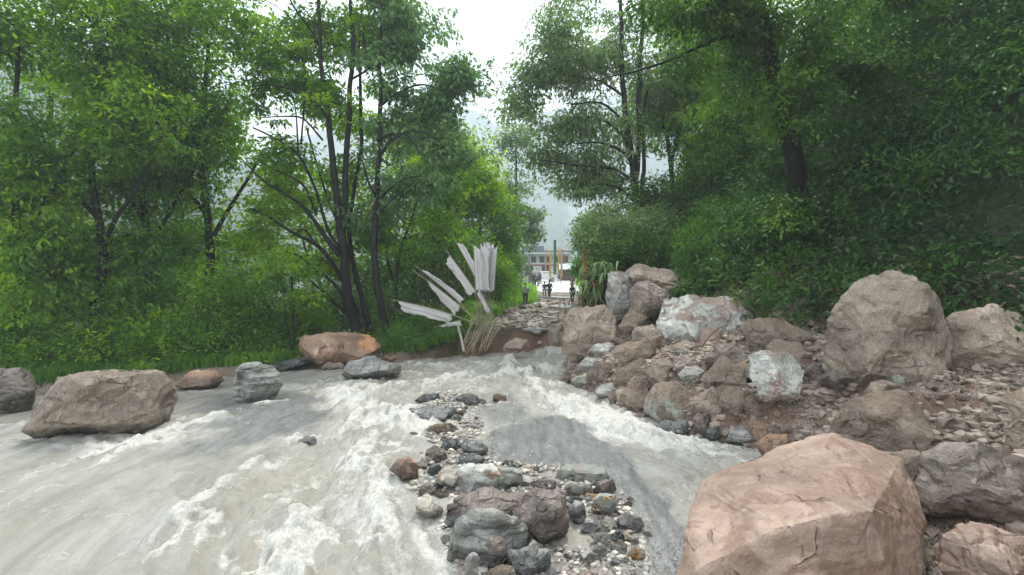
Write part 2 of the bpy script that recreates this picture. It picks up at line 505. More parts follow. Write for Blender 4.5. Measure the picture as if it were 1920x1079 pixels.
# ------------------------------------------------------------------ rock shapes
def subdiv(V, T):
    E = np.sort(np.concatenate([T[:, [0, 1]], T[:, [1, 2]], T[:, [2, 0]]]), 1)
    U, inv = np.unique(E, axis=0, return_inverse=True); inv = inv.ravel()
    M = (V[U[:, 0]] + V[U[:, 1]]) / 2; n = len(T); k = len(V)
    a, b, c = inv[:n] + k, inv[n:2 * n] + k, inv[2 * n:] + k
    return np.vstack([V, M]), np.vstack([np.stack([T[:, 0], a, c], 1), np.stack([T[:, 1], b, a], 1), np.stack([T[:, 2], c, b], 1), np.stack([a, b, c], 1)])
def lap(V, T, it, f=0.5):
    E = np.concatenate([T[:, [0, 1]], T[:, [1, 2]], T[:, [2, 0]]])
    for _ in range(it):
        A = np.zeros_like(V); C = np.zeros(len(V))
        for k in range(3): A[:, k] = np.bincount(E[:, 0], V[E[:, 1], k], len(V)) + np.bincount(E[:, 1], V[E[:, 0], k], len(V))
        C = np.bincount(E[:, 0], None, len(V)) + np.bincount(E[:, 1], None, len(V))
        V = V + f * (A / C[:, None] - V)
    return V
def hull(P, target=9000, smooth=3, seed=0, rough=0.7, size=1.0):
    bm = bmesh.new()
    for p in P: bm.verts.new(p)
    bmesh.ops.convex_hull(bm, input=bm.verts)
    bmesh.ops.delete(bm, geom=[v for v in bm.verts if not v.link_faces], context='VERTS')
    bmesh.ops.triangulate(bm, faces=bm.faces)
    # even the triangles out before the fine subdivision
    for _ in range(3):
        L = sorted(e.calc_length() for e in bm.edges); lim = L[len(L) // 2] * 1.15
        bmesh.ops.subdivide_edges(bm, edges=[e for e in bm.edges if e.calc_length() > lim], cuts=1)
        bmesh.ops.triangulate(bm, faces=bm.faces)
    bm.verts.index_update()
    V = np.array([v.co[:] for v in bm.verts]); T = np.array([[v.index for v in f.verts] for f in bm.faces]); bm.free()
    while len(T) * 4 < target * 1.8: V, T = subdiv(V, T)
    V = lap(V, T, smooth)
    return rock_noise(V, T, size, seed, rough), T
_ico = {}
def ico(sub):
    if sub not in _ico:
        bm = bmesh.new(); bmesh.ops.create_icosphere(bm, subdivisions=sub, radius=1)
        V = np.array([v.co[:] for v in bm.verts]); T = np.array([[v.index for v in f.verts] for f in bm.faces])
        bm.free(); _ico[sub] = (V, T)
    return _ico[sub]

def rock_noise(V, T, size, seed, rough=1.0):
    """displace along normals: lumps, chips and grain"""
    P = V / size
    c = V[T].mean(1) * 0
    fn = np.cross(V[T[:, 1]] - V[T[:, 0]], V[T[:, 2]] - V[T[:, 0]])
    N = np.zeros_like(V)
    for k in range(3): np.add.at(N, T[:, k], fn)
    N /= np.linalg.norm(N, axis=1)[:, None] + 1e-9
    h = 0.022 * fbm(P * 1.6, seed, 3) + 0.024 * fbm(P * 4.5, seed + 5, 5, 0.62)
    q = vn(P * 2.1 + 7, seed + 31) * 3.5; f = np.floor(q)
    h += 0.020 * (f + ss(0.4, 0.6, q - f))
    q = (fbm(P * 1.2 + 3, seed + 37, 2) + 0.6 * P[:, 2] + 0.3 * P[:, 0]) * 5; f = np.floor(q)
    h += 0.012 * ((f + ss(0.3, 0.9, q - f)) - q)
    r = 1 - np.abs(vn(P * 3.2 + 4, seed + 9)); h -= 0.035 * np.clip(r - 0.86, 0, 1) / 0.14
    return V + N * (h * size * rough)[:, None]

def make_rock(name, me_name, seed, dims, mat, sub=3, cuts=9, rough=1.0, cutd=0.72):
    rng = np.random.RandomState(seed)
    if seed % 4 != 1:
        n = 15; P = rng.normal(size=(n, 3)); P /= np.linalg.norm(P, axis=1)[:, None]; P = np.sign(P) * np.abs(P) ** 0.75
        V, T = hull(P * np.array(dims) * rng.uniform(0.85, 1.05, size=(n, 1)), 2600 if sub > 3 else 1300, 0, seed, 1.3, max(dims))
        return mesh_np(me_name, V, None, T, [mat], sharp=30)
    V, T = ico(sub); V = V.copy()
    V = np.sign(V) * np.abs(V) ** 0.82
    for k in range(cuts):
        n = rng.normal(size=3); n /= np.linalg.norm(n)
        h = cutd + 0.2 * rng.rand()
        d = V @ n - h
        V -= np.where(d > 0, d, 0)[:, None] * n * 0.96
    V *= np.array(dims)
    V = rock_noise(V, T, max(dims), seed, rough)
    return mesh_np(me_name, V, None, T, [mat], sharp=30)

def rock_outline(name, label, cat, pts, mat, thick=None, seed=0, sub=5, cuts=9, Y=None, rough=1.0, sink=None, group=None, lean=0.0, push=0.55, cutlo=0.36, planes=(), hullm=None):
    """a boulder whose front profile follows pts, with a real depth, standing where its foot meets the ground"""
    rng = np.random.RandomState(seed + 100)
    pts = np.array(pts, float)
    lo = pts[:, 1].max()
    cx = (pts[:, 0].min() + pts[:, 0].max()) / 2
    cy = (pts[:, 1].min() + pts[:, 1].max()) / 2
    if Y is None:
        bx = pts[pts[:, 1] > lo - 0.25 * (lo - pts[:, 1].min()), 0].mean()
        g = gpx(bx, lo - 2); Yf = g[1]
    else: Yf = Y
    wpxl = (pts[:, 0].max() - pts[:, 0].min()) / F * Yf
    hpxl = (pts[:, 1].max() - pts[:, 1].min()) / F * Yf
    if thick is None: thick = 0.42 * max(wpxl * 0.85, hpxl)
    Yc = Yf + thick * push
    c = at(cx, cy, Yc)
    W = np.array([at(x, y, Yc) - c for x, y in pts])
    if hullm is None: hullm = mat.name not in ('grey_green_schist', 'pale_green_rock', 'pale_green_white_rock')
    if hullm:
        P = []
        for q_ in W: P.append([q_[0], rng.uniform(-0.15, 0.35) * thick, q_[2]])
        m2 = W.mean(0)
        for q_ in W[rng.randint(2)::3]:
            f_ = rng.uniform(0.5, 0.85); P.append([m2[0] + (q_[0] - m2[0]) * f_, -thick * rng.uniform(0.55, 0.85), m2[2] + (q_[2] - m2[2]) * f_])
        for _ in range(2): P.append([m2[0] + rng.uniform(-0.4, 0.4) * np.ptp(W[:, 0]) / 2, -thick * rng.uniform(0.85, 1.0), m2[2] + rng.uniform(-0.5, 0.2) * np.ptp(W[:, 2]) / 2])
        for q_ in W[::2]: P.append([m2[0] + (q_[0] - m2[0]) * 0.6, thick * rng.uniform(0.7, 1.0), m2[2] + (q_[2] - m2[2]) * 0.55])
        sz = max(np.ptp(W[:, 0]) / 2, np.ptp(W[:, 2]) / 2, thick)
        V, T = hull(P, 12000 if sub < 6 else 30000, 1, seed, 1.35 * rough, sz)
        o = link(name, mesh_np(name, V, None, T, [mat], sharp=30), None, c)
        return tag(o, label, cat, group)
    # radius by angle
    th = np.linspace(-math.pi, math.pi, 721)
    rad = np.zeros(721)
    n = len(W)
    for i in range(n):
        a, b = W[i, [0, 2]], W[(i + 1) % n, [0, 2]]
        d = np.stack([np.cos(th), np.sin(th)], 1)
        e = b - a
        den = d[:, 0] * e[1] - d[:, 1] * e[0]
        den = np.where(abs(den) < 1e-12, 1e-12, den)
        t = (a[0] * e[1] - a[1] * e[0]) / den
        u = (a[0] * d[:, 1] - a[1] * d[:, 0]) / den
        ok = (t > 0) & (u >= -1e-6) & (u <= 1 + 1e-6)
        rad = np.where(ok, np.maximum(rad, t), rad)
    rad = np.where(rad <= 0, np.median(rad), rad)
    k = np.ones(5) / 5
    rp_ = np.concatenate([rad[-9:], rad, rad[:9]]); rad = np.convolve(rp_, k, 'same')[9:-9]
    V, T = ico(sub); V = V.copy()
    ang = np.arctan2(V[:, 2], V[:, 0]); rho = np.hypot(V[:, 0], V[:, 2])
    Rr = np.interp(ang, th, rad)
    g_ = rho ** 0.78
    S = np.stack([Rr * g_ * np.cos(ang), thick * np.sign(V[:, 1]) * np.abs(V[:, 1]) ** 0.8, Rr * g_ * np.sin(ang)], 1)
    ext = np.array([W[:, 0].ptp() / 2 if hasattr(W, 'ptp') else np.ptp(W[:, 0]) / 2, thick, np.ptp(W[:, 2]) / 2])
    cuts = int(cuts * 1.9)
    for q in range(cuts):
        if q < cuts * 0.65: nn = np.array([rng.normal() * 0.7, -0.8 - 0.4 * rng.rand(), rng.normal() * 0.6 + 0.25])
        else: nn = np.array([rng.normal(), rng.rand(), rng.normal() * 0.6])
        nn /= np.linalg.norm(nn)
        sup = np.linalg.norm(nn * ext)
        h = sup * ((cutlo if q < cuts * 0.65 else 0.74) + 0.32 * rng.rand())
        d = S @ nn - h
        wgt = 0.97 * (1 - 0.6 * ss(0.84, 1.0, rho)) if q < cuts * 0.65 else 0.6 * (1 - ss(0.9, 1, rho))
        S -= (np.where(d > 0, d, 0) * wgt)[:, None] * nn
    for nn, hf, keep in planes:
        nn = np.array(nn, float); nn /= np.linalg.norm(nn)
        d = S @ nn - np.linalg.norm(nn * ext) * hf
        S -= (np.where(d > 0, d, 0) * 0.985 * (1 - keep * ss(0.9, 1.0, rho)))[:, None] * nn
    size = max(ext) * 1.15
    S = rock_noise(S, T, size, seed, rough)
    me = mesh_np(name, S, None, T, [mat], sharp=28)
    o = link(name, me, None, c)
    return tag(o, label, cat, group)

# ------------------------------------------------------------------ ground sheet
def axis(segs):
    r = []
    for a, b, st in segs:
        n = max(1, int(round((b - a) / st)))
        r.append(np.linspace(a, b, n, endpoint=False))
    return np.concatenate(r + [np.array([segs[-1][1]])])

def grid(xs, ys):
    X, Y = np.meshgrid(xs, ys)
    nx, ny = len(xs), len(ys)
    i = np.arange(ny - 1)[:, None] * nx; j = np.arange(nx - 1)[None, :]
    Q = np.stack([i + j, i + j + 1, i + nx + j + 1, i + nx + j], -1).reshape(-1, 4)
    return X, Y, Q

def seg_mask(d, w): return np.exp(-(d / w) ** 2)

xs = axis([(-900, -200, 60), (-200, -60, 8), (-60, -20, 1.2), (-20, -3, 0.3), (-3, 11, 0.07), (11, 30, 0.6), (30, 100, 4), (100, 900, 60)])
ys = axis([(-60, -6, 6), (-6, 3, 0.5), (3, 25, 0.08), (25, 50, 0.25), (50, 130, 1.0), (130, 400, 8), (400, 1600, 60)])
GX, GY, GQ = grid(xs, ys)
GZ = ground_z(GX, GY)
SCAR = [gpx(*q)[:2] for q in ((1258, 462), (1285, 425), (1325, 385), (1380, 300))]
dt, _, sdt = polydist(GX, GY, TOE)
dl, _, sdl = polydist(GX, GY, LROAD)
tt = np.where(sdt > 0, dt, 0)
leftd = np.where(sdl < 0, dl, 0) * (GY > 20.5)
dsh, _, ssh = polydist(GX, GY, LSHORE)
green = np.clip(ss(0.5, 1.2, leftd) + ss(3.4, 4.6, tt) * ss(24, 27, GY) + ss(4.4, 6.0, tt) * ss(26, 22, GY) + np.where(ssh > 0, ss(0.8, 2.0, dsh), 0), 0, 1)
scar = polydist(GX, GY, SCAR)[0]
green = green * ss(0.6, 1.1, scar)
P0 = np.stack([GX.ravel(), GY.ravel(), GZ.ravel()], 1)
earthn = fbm(P0 * 0.5, 77, 4).reshape(GX.shape)
asph = np.clip(1 - ss(0, 0.3, tt), 0, 1) * (GY < 21) * (1 - ss(0, 0.2, np.where(ssh > 0, dsh, 0))) * (1 - ss(-0.5, 0.0, sdpoly(GX, GY, BAR)))
pave = ss(48, 56, GY) * (tt < 0.3) * (leftd < 0.3) * ss(90, 80, GY)
green = np.clip(green + ss(88, 95, GY), 0, 1)
m = NT('ground_soil_mud_and_asphalt')
pc = m.coord()
a_green, a_asph, a_pave = m.attr('green'), m.attr('asphalt'), m.attr('pave')
n1 = m.noise(1.3, 8, 0.68, pc, 0.5); n2 = m.noise(9, 6, 0.75, pc); n3 = m.noise(45, 3, 0.7, pc)
mudc = m.mix(m.ramp(n1, 0.32, 0.68), (0.18, 0.135, 0.105), (0.41, 0.33, 0.27))
mudc = m.mix(m.ramp(n2, 0.52, 0.72), mudc, (0.42, 0.36, 0.30))
mudc = m.mix(m.ramp(n3, 0.55, 0.42), mudc, (0.06, 0.042, 0.032))
soil = m.mix(n2, (0.02, 0.026, 0.012), (0.045, 0.065, 0.022))
asc = m.mix(m.ramp(n3, 0.4, 0.65), (0.045, 0.048, 0.053), (0.16, 0.165, 0.17))
pv = m.mix(n2, (0.42, 0.41, 0.4), (0.60, 0.59, 0.58))
gn = m.n('NewGeometry'); sx_ = m.n('SeparateXYZ'); m.l(gn.outputs['True Normal'], sx_.inputs[0])
mudc = m.mix(m.ramp(sx_.outputs[2], 0.8, 0.55), mudc, m.mix(n2, (0.10, 0.055, 0.035), (0.25, 0.15, 0.10)))
c = m.mix(a_green, mudc, soil)
c = m.mix(a_asph, c, asc)
c = m.mix(m.attr('bar'), c, m.mix(m.ramp(n2, 0.35, 0.65), (0.15, 0.135, 0.115), (0.40, 0.37, 0.33)))
c = m.mix(a_pave, c, pv)
hh = m.math('ADD', m.math('MULTIPLY', n1, 1.0), m.math('ADD', m.math('MULTIPLY', n2, 0.55), m.math('MULTIPLY', n3, 0.25)))
gm = m.done(m.principled(c, m.ramp(n2, 0.3, 0.7, 0.45, 0.8), m.bump(hh, 0.9, 0.09), 0.4))
me = mesh_np('ground', P0, GQ, None, [gm], attrs={'green': green.ravel(), 'asphalt': asph.ravel(), 'pave': pave.ravel(), 'bar': ss(-0.6, 0, sdpoly(GX, GY, BAR)).ravel()})
struct(link('ground', me))

# ------------------------------------------------------------------ flood water
LP = lambda *p: [wpx(*q) for q in p]
RS = LP((1015, 645), (985, 675), (990, 700), (1040, 745), (1120, 795), (1230, 845), (1350, 885), (1480, 960), (1560, 1079))
LS = LP((1000, 665), (900, 690), (800, 715), (700, 760), (620, 820), (520, 900), (430, 1000), (380, 1200))
LINES = [   # (polyline, width m, foam strength, ridge height)
 (LP((640, 738), (672, 765), (730, 785), (800, 792)), 0.50, 1.0, 0.26),
 (LP((705, 790), (745, 800), (790, 800)), 0.34, 1.0, 0.20),
 (LP((680, 775), (690, 815), (686, 860), (697, 905), (716, 945), (735, 990), (720, 1079), (700, 1200)), 0.20, 1.0, 0.12),
 (LP((735, 985), (768, 1005), (760, 1050)), 0.10, 0.7, 0.05),
 (LP((640, 722), (720, 728), (800, 720), (880, 712)), 0.55, 0.85, 0.16),
 (LP((720, 700), (800, 690), (900, 685)), 0.5, 0.5, 0.10),
 (LP((955, 680), (962, 700), (985, 712)), 0.35, 1.0, 0.34),
 (LP((930, 712), (985, 700), (1030, 690)), 0.4, 0.9, 0.20),
 (LP((1000, 640), (1030, 645), (1050, 665)), 0.8, 1.1, 0.32),
 (LP((985, 705), (1030, 745), (1070, 775), (1100, 792)), 0.28, 1.0, 0.14),
 (LP((1060, 770), (1140, 800), (1230, 835), (1320, 862), (1400, 880)), 0.36, 1.0, 0.20),
 (LP((1060, 745), (1150, 790), (1250, 822), (1340, 845)), 0.30, 0.6, 0.10),
 (LP((1100, 795), (1200, 830), (1300, 850)), 0.22, 0.9, 0.12),
 (LP((545, 820), (590, 826), (645, 816)), 0.13, 0.9, 0.10),
 (LP((478, 880), (500, 866), (520, 872)), 0.14, 0.9, 0.10),
 (LP((474, 950), (540, 920), (600, 890)), 0.12, 0.75, 0.05),
 (LP((545, 950), (570, 985), (565, 1030), (545, 1100)), 0.22, 0.85, 0.10),
 (LP((600, 950), (560, 965), (590, 1010)), 0.2, 0.6, 0.06),
 (LP((690, 1010), (740, 1030), (810, 1060)), 0.18, 0.8, 0.06),
 (LP((450, 900), (400, 930), (330, 980)), 0.2, 0.7, 0.08),
 (LP((420, 790), (330, 800), (250, 830)), 0.3, 0.6, 0.08),
 (LP((1290, 920), (1330, 930), (1390, 900)), 0.14, 0.5, 0.05),
 (LP((640, 710), (700, 718), (750, 706)), 0.14, 0.9, 0.04),
 (LP((50, 800), (110, 832), (230, 836), (340, 806)), 0.12, 0.8, 0.04),
 (LP((474, 764), (525, 752)), 0.09, 0.7, 0.03),
 (LP((1055, 680), (1095, 706), (1135, 730)), 0.1, 0.8, 0.04),
 (LP((1150, 748), (1190, 790), (1235, 812), (1300, 826), (1350, 840), (1410, 848)), 0.09, 0.85, 0.04),
 (LP((722, 890), (745, 910), (775, 905)), 0.06, 0.8, 0.03),
 (LP((765, 960), (785, 984), (830, 984)), 0.05, 0.8, 0.02),
 (LP((826, 1000), (826, 1079)), 0.06, 0.8, 0.03),
 (LP((918, 758), (940, 761), (956, 754)), 0.05, 0.7, 0.02),
 (LP((745, 775), (775, 800), (800, 820)), 0.08, 0.8, 0.03),
 (LP((1272, 1000), (1262, 1079)), 0.06, 0.6, 0.02),
]
SH_R = LP((905, 822), (960, 790), (1040, 780), (1105, 800), (1170, 850), (1240, 930), (1285, 1010), (1300, 1079), (1320, 1250), (1180, 1250), (1180, 960), (1130, 880), (900, 885))
SH_L = LP((380, 740), (474, 742), (560, 738), (610, 745), (628, 775), (590, 800), (540, 812), (474, 830), (380, 860))
SH_U = LP((880, 760), (960, 735), (990, 760), (1000, 790), (920, 810))

wx = axis([(-48, -16, 0.6), (-16, -7, 0.12), (-7, 5.2, 0.026), (5.2, 8, 0.3)])
wy = axis([(-8, 2.6, 0.4), (2.6, 10, 0.026), (10, 16, 0.04), (16, 23.2, 0.07), (23.2, 24.2, 0.5)])
WX, WY, WQ = grid(wx, wy)
wz = water_z(WX, WY)
fx, fy = WX.ravel(), WY.ravel()
dR, aR, sR = polydist(fx, fy, RS)
dL, aL, sL = polydist(fx, fy, LS)
isr = dR < dL * 0.9
kk = ss(-0.6, 0.6, dL - dR)
uvR = np.stack([aR, dR * sR, np.zeros_like(aR)], 1)
uvL = np.stack([aL, dL * sL + 40, np.zeros_like(aL)], 1)
def flow_noise(sx, sy, seed, o=4, gain=0.55):
    s_ = np.array([sx, sy, 1.0])
    return fbm(uvR * s_, seed, o, gain) * kk + fbm(uvL * s_, seed + 3, o, gain) * (1 - kk)
foam = np.zeros_like(fx); ridge = np.zeros_like(fx); turb = np.zeros_like(fx)
Pw = np.stack([fx, fy, np.zeros_like(fx)], 1)
warp = fbm(Pw * 1.3, 61, 3); warp2 = fbm(Pw * 4.5, 62, 3)
for ln, wd, st, rh in LINES:
    d, a_, s_ = polydist(fx + 0.16 * warp + 0.05 * warp2, fy + 0.16 * fbm(Pw * 1.3 + 50, 63, 3) + 0.05 * warp2, ln)
    foam = np.maximum(foam, st * np.exp(-(d / (wd * 0.82)) ** 2))
    ridge = np.maximum(ridge, rh * 0.85 * np.exp(-(d / (wd * 0.8)) ** 2))
    turb = np.maximum(turb, np.exp(-(d / (wd * 3.0 + 0.25)) ** 2))
sh = np.maximum.reduce([ss(-0.5, 0.35, sdpoly(fx + 0.3 * warp, fy, SH_R)), 0.75 * ss(-0.9, 0.6, sdpoly(fx + 0.5 * warp, fy, SH_L)), 0.6 * ss(-0.4, 0.4, sdpoly(fx, fy, SH_U))])
sh *= 1 - 0.9 * np.clip(foam * 1.4, 0, 1)
bar = ss(-0.5, 0.1, sdpoly(fx, fy, BAR))
chop = flow_noise(0.9, 1.7, 71, 5, 0.6)
rid = 1 - np.abs(flow_noise(1.6, 3.2, 81, 4, 0.6)) * 1.6
fine_n = fbm(Pw * 11, 91, 3, 0.6)
calm = (1 - 0.8 * sh) * (1 - 0.7 * bar)
leftw = ss(1.0, -2.0, fx)
z = wz.ravel() + ridge * (0.65 + 0.6 * fbm(Pw * 3.2, 95, 3)) * (1 - bar * 0.5)
z += calm * (0.04 + 0.085 * turb + 0.02 * leftw) * chop + calm * (0.010 + 0.016 * turb) * flow_noise(3.2, 5.5, 131, 4, 0.6) + calm * (0.012 + 0.055 * turb) * np.clip(rid, -1, 1)
z += np.clip(foam, 0, 1) * 0.028 * fine_n + 0.006 * flow_noise(2, 9, 101, 3) * (1 - bar)
z += np.clip(foam - 0.25, 0, 1) * 0.035 * np.abs(fbm(Pw * 7, 97, 3))
streak = flow_noise(0.55, 3.3, 111, 5, 0.65)
streak2 = flow_noise(1.6, 7.0, 115, 4, 0.6)
fmask = foam * (0.62 + 0.75 * streak2) + np.clip(0.42 * turb * (0.5 + 1.2 * streak), 0, 1)
lacy = 1 - np.abs(fbm(Pw * np.array([1.1, 1.6, 1]) + 0.4 * warp[:, None], 121, 4, 0.6)) * 2.2
fmask += 0.5 * np.clip(lacy - 0.72, 0, 1) * 3 * (0.35 + 0.65 * leftw) * (1 - sh) * ss(14, 5, fy)
fmask += 0.20 * np.clip(streak, 0, 1) * (1 - sh)
cap = np.clip(1 - np.abs(flow_noise(1.0, 2.1, 141, 4, 0.62)) * 3.2, 0, 1) * ss(0.0, 0.5, fbm(Pw * 0.9, 143, 3))
cap *= (1 - sh) * (1 - bar) * (0.45 * leftw + 0.75 * turb + 0.15) * ss(22, 17, fy)
z += 0.05 * cap * (0.6 + 0.5 * fine_n)
fmask += 0.75 * cap
fmask = np.clip(fmask, 0, 1.3)
V = np.stack([fx, fy, z], 1)
m = NT('muddy_flood_water')
fl = m.n('Attribute'); fl.attribute_name = 'flow'; flv = fl.outputs['Vector']
fo, shd = m.attr('foam'), m.attr('shallow')
pc = m.coord()
nA = m.noise(6.0, 7, 0.74, m.mapping(flv, (0.45, 1.7, 1)), 0.6)
nB = m.noise(30.0, 4, 0.75, pc)
nC = m.noise(26.0, 4, 0.7, m.mapping(pc, (1.5, 0.45, 1), (0, 0, 0.16)))
ff = m.ramp(m.math('ADD', fo, m.math('ADD', m.math('MULTIPLY', m.math('SUBTRACT', nA, 0.5), 1.3), m.math('MULTIPLY', m.math('SUBTRACT', nB, 0.5), 0.6))), 0.30, 1.0)
body = m.mix(m.ramp(m.noise(1.4, 6, 0.65, m.mapping(flv, (0.5, 1.4, 1))), 0.3, 0.7), (0.25, 0.24, 0.205), (0.385, 0.375, 0.34))
body = m.mix(m.math('MULTIPLY', m.ramp(m.noise(0.5, 3, 0.5, pc), 0.45, 0.65), 0.5), body, (0.31, 0.28, 0.22))
col = m.mix(ff, body, m.mix(m.ramp(nB, 0.35, 0.65), (0.42, 0.41, 0.355), (0.62, 0.615, 0.58)))
hgt = m.math('ADD', m.math('MULTIPLY', nA, 0.55), m.math('ADD', m.math('MULTIPLY', nC, 0.35), m.math('MULTIPLY', nB, 0.35)))
nrm = m.bump(hgt, 0.9, 0.045)
glz = m.noise(60.0, 3, 0.85, m.mapping(pc, (1.5, 0.6, 1), (0, 0, 0.16)))
nrm2 = m.bump(m.math('ADD', m.math('MULTIPLY', glz, 0.5), m.math('MULTIPLY', nC, 0.6)), 0.95, 0.03)
rough = m.mix(ff, (0.22, 0.22, 0.22), (0.6, 0.6, 0.6))
deep = m.principled(col, 0.3, nrm, 0.55)
m.l(rough, m.t.nodes[-1].inputs['Roughness'] if False else [n for n in m.t.nodes if n.type == 'BSDF_PRINCIPLED'][0].inputs['Roughness'])
tr = m.n('BsdfTransparent')
df = m.n('BsdfDiffuse'); df.inputs[0].default_value = (0.5, 0.51, 0.5, 1)
gl = m.n('BsdfGlossy'); gl.inputs['Roughness'].default_value = 0.10; m.l(nrm2, gl.inputs['Normal'])
film = m.n('MixShader')
glint_spk = m.ramp(m.noise(75.0, 2, 0.8, m.mapping(pc, (1.5, 0.45, 1), (0, 0, 0.16))), 0.44, 0.58)  # white flecks of aerated film, also painted in as sky glints on ripples
stk = m.ramp(m.noise(3.2, 6, 0.7, m.mapping(pc, (2.2, 0.5, 1), (0, 0, 0.16)), 0.5), 0.3, 0.7, 0.35, 1.0)
m.l(m.math('ADD', 0.08, m.math('MULTIPLY', m.math('MULTIPLY', glint_spk, stk), 0.85)), film.inputs[0]); m.l(tr.outputs[0], film.inputs[1]); m.l(df.outputs[0], film.inputs[2])
fr = m.n('Fresnel'); fr.inputs[0].default_value = 1.45; m.l(nrm2, fr.inputs['Normal'])
wet = m.n('MixShader'); m.l(fr.outputs[0], wet.inputs[0]); m.l(film.outputs[0], wet.inputs[1]); m.l(gl.outputs[0], wet.inputs[2])
tot = m.n('MixShader')
m.l(m.ramp(m.math('ADD', shd, m.math('MULTIPLY', m.math('SUBTRACT', nA, 0.5), 0.5)), 0.25, 0.75), tot.inputs[0]); m.l(deep, tot.inputs[1]); m.l(wet.outputs[0], tot.inputs[2])
wm = m.done(tot.outputs[0])
flowuv = uvR * kk[:, None] + uvL * (1 - kk)[:, None]
flowuv = np.where((kk > 0.5)[:, None], uvR, uvL)
me = mesh_np('water', V, WQ, None, [wm], attrs={'foam': fmask, 'shallow': sh, 'flow': flowuv})
struct(link('water', me))

# ------------------------------------------------------------------ far hills
def ridge_mesh(name, x0, x1, y0, y1, hf, n=(220, 120), mat=None):
    X, Y, Q = grid(np.linspace(x0, x1, n[0]), np.linspace(y0, y1, n[1]))
    P = np.stack([X.ravel(), Y.ravel(), np.zeros(X.size)], 1)
    Z = hf(X, Y).ravel() + 9 * np.abs(fbm(P * 0.05, 5, 3)) + 5 * fbm(P * 0.16, 6, 3) + 20 * fbm(P * 0.012, 8, 4)
    P[:, 2] = Z
    return struct(link(name, mesh_np(name, P, Q, None, [mat])))
m = NT('forested_mountain')
c = m.coord()
a = m.noise(0.09, 8, 0.75, c); b = m.noise(0.012, 5, 0.6, c)
hm = m.done(m.principled(m.mix(m.ramp(b, 0.4, 0.62), m.mix(m.ramp(a, 0.35, 0.65), (0.012, 0.03, 0.014), (0.05, 0.09, 0.03)), m.mix(a, (0.05, 0.08, 0.03), (0.1, 0.13, 0.06))), 0.9, m.bump(a, 1.0, 9.0), 0.1))
def left_h(X, Y):
    d = -(X + 40 + 0.06 * (Y - 200))
    return -60 + np.clip(d, 0, 420) * 0.66 * ss(120, 260, Y)
def mid_h(X, Y):
    return -40 + (110 * np.exp(-((X + 200) / 260) ** 2) + 250 * np.exp(-((X - 420) / 330) ** 2) + 150) * ss(560, 900, Y)
ridge_mesh('hill', -620, 40, 150, 620, left_h, mat=hm)
ridge_mesh('mountain', -700, 1000, 560, 1050, mid_h, n=(260, 130), mat=hm)

# ------------------------------------------------------------------ foliage
def leaf_mat(name, a, b, c, trans=0.35, rough=0.42):
    m = NT(name)
    t = m.attr('tint')
    n = m.noise(0.9, 3, 0.5, m.coord())
    col = m.mix(m.ramp(t, 0.0, 0.65), a, b)
    col = m.mix(m.ramp(m.math('ADD', m.math('MULTIPLY', t, 0.5), n), 0.72, 1.0), col, c)
    p = m.principled(col, rough + 0.06, None, 0.28)
    tl = m.n('BsdfTranslucent')
    hs = m.n('HueSaturation'); hs.inputs['Saturation'].default_value = 1.15; hs.inputs['Value'].default_value = 1.5
    m.l(col, hs.inputs['Color']); m.l(hs.outputs[0], tl.inputs[0])
    mxs = m.n('MixShader'); mxs.inputs[0].default_value = trans
    m.l(p, mxs.inputs[1]); m.l(tl.outputs[0], mxs.inputs[2])
    return m.done(mxs.outputs[0])
LM = {
 'mid':    leaf_mat('mid_green_leaves', (0.05, 0.13, 0.022), (0.15, 0.29, 0.035), (0.32, 0.47, 0.05), 0.5),
 'bright': leaf_mat('bright_green_leaves', (0.11, 0.22, 0.02), (0.25, 0.40, 0.03), (0.40, 0.55, 0.05), 0.55),
 'blue':   leaf_mat('blue_green_leaves', (0.065, 0.14, 0.055), (0.16, 0.28, 0.11), (0.28, 0.42, 0.16), 0.35, 0.35),
 'grey':   leaf_mat('grey_green_leaves', (0.07, 0.13, 0.045), (0.18, 0.27, 0.10), (0.33, 0.44, 0.17), 0.4, 0.32),
 'dark':   leaf_mat('dark_green_leaves', (0.018, 0.052, 0.012), (0.055, 0.125, 0.022), (0.14, 0.25, 0.035), 0.3),
 'under':  leaf_mat('shade_darkened_undergrowth_leaves', (0.014, 0.042, 0.012), (0.045, 0.11, 0.026), (0.11, 0.22, 0.04), 0.28),  # leaf colour darkened, shade of the right wood painted in
 'fern':   leaf_mat('fern_green_leaves', (0.05, 0.13, 0.025), (0.12, 0.25, 0.04), (0.22, 0.38, 0.05), 0.4),
 'grass':  leaf_mat('grass_blades', (0.10, 0.22, 0.03), (0.20, 0.42, 0.04), (0.32, 0.55, 0.06), 0.4),
 'straw':  leaf_mat('dead_leaves', (0.10, 0.06, 0.03), (0.22, 0.14, 0.07), (0.3, 0.2, 0.1), 0.25),
}
m = NT('dark_wet_bark')
c = m.mapping(m.coord(), (1, 1, 0.25))
n = m.noise(14, 6, 0.7, c)
BARK = m.done(m.principled(m.mix(m.ramp(n, 0.35, 0.65), (0.004, 0.0035, 0.003), (0.02, 0.016, 0.013)), 0.7, m.bump(n, 0.9, 0.03), 0.35))
m = NT('pale_lichen_bark')
c = m.mapping(m.coord(), (1, 1, 0.4))
n = m.noise(9, 6, 0.7, c)
BARK2 = m.done(m.principled(m.mix(m.ramp(n, 0.4, 0.6), (0.05, 0.045, 0.035), (0.17, 0.17, 0.14)), 0.8, m.bump(n, 0.9, 0.03), 0.3))

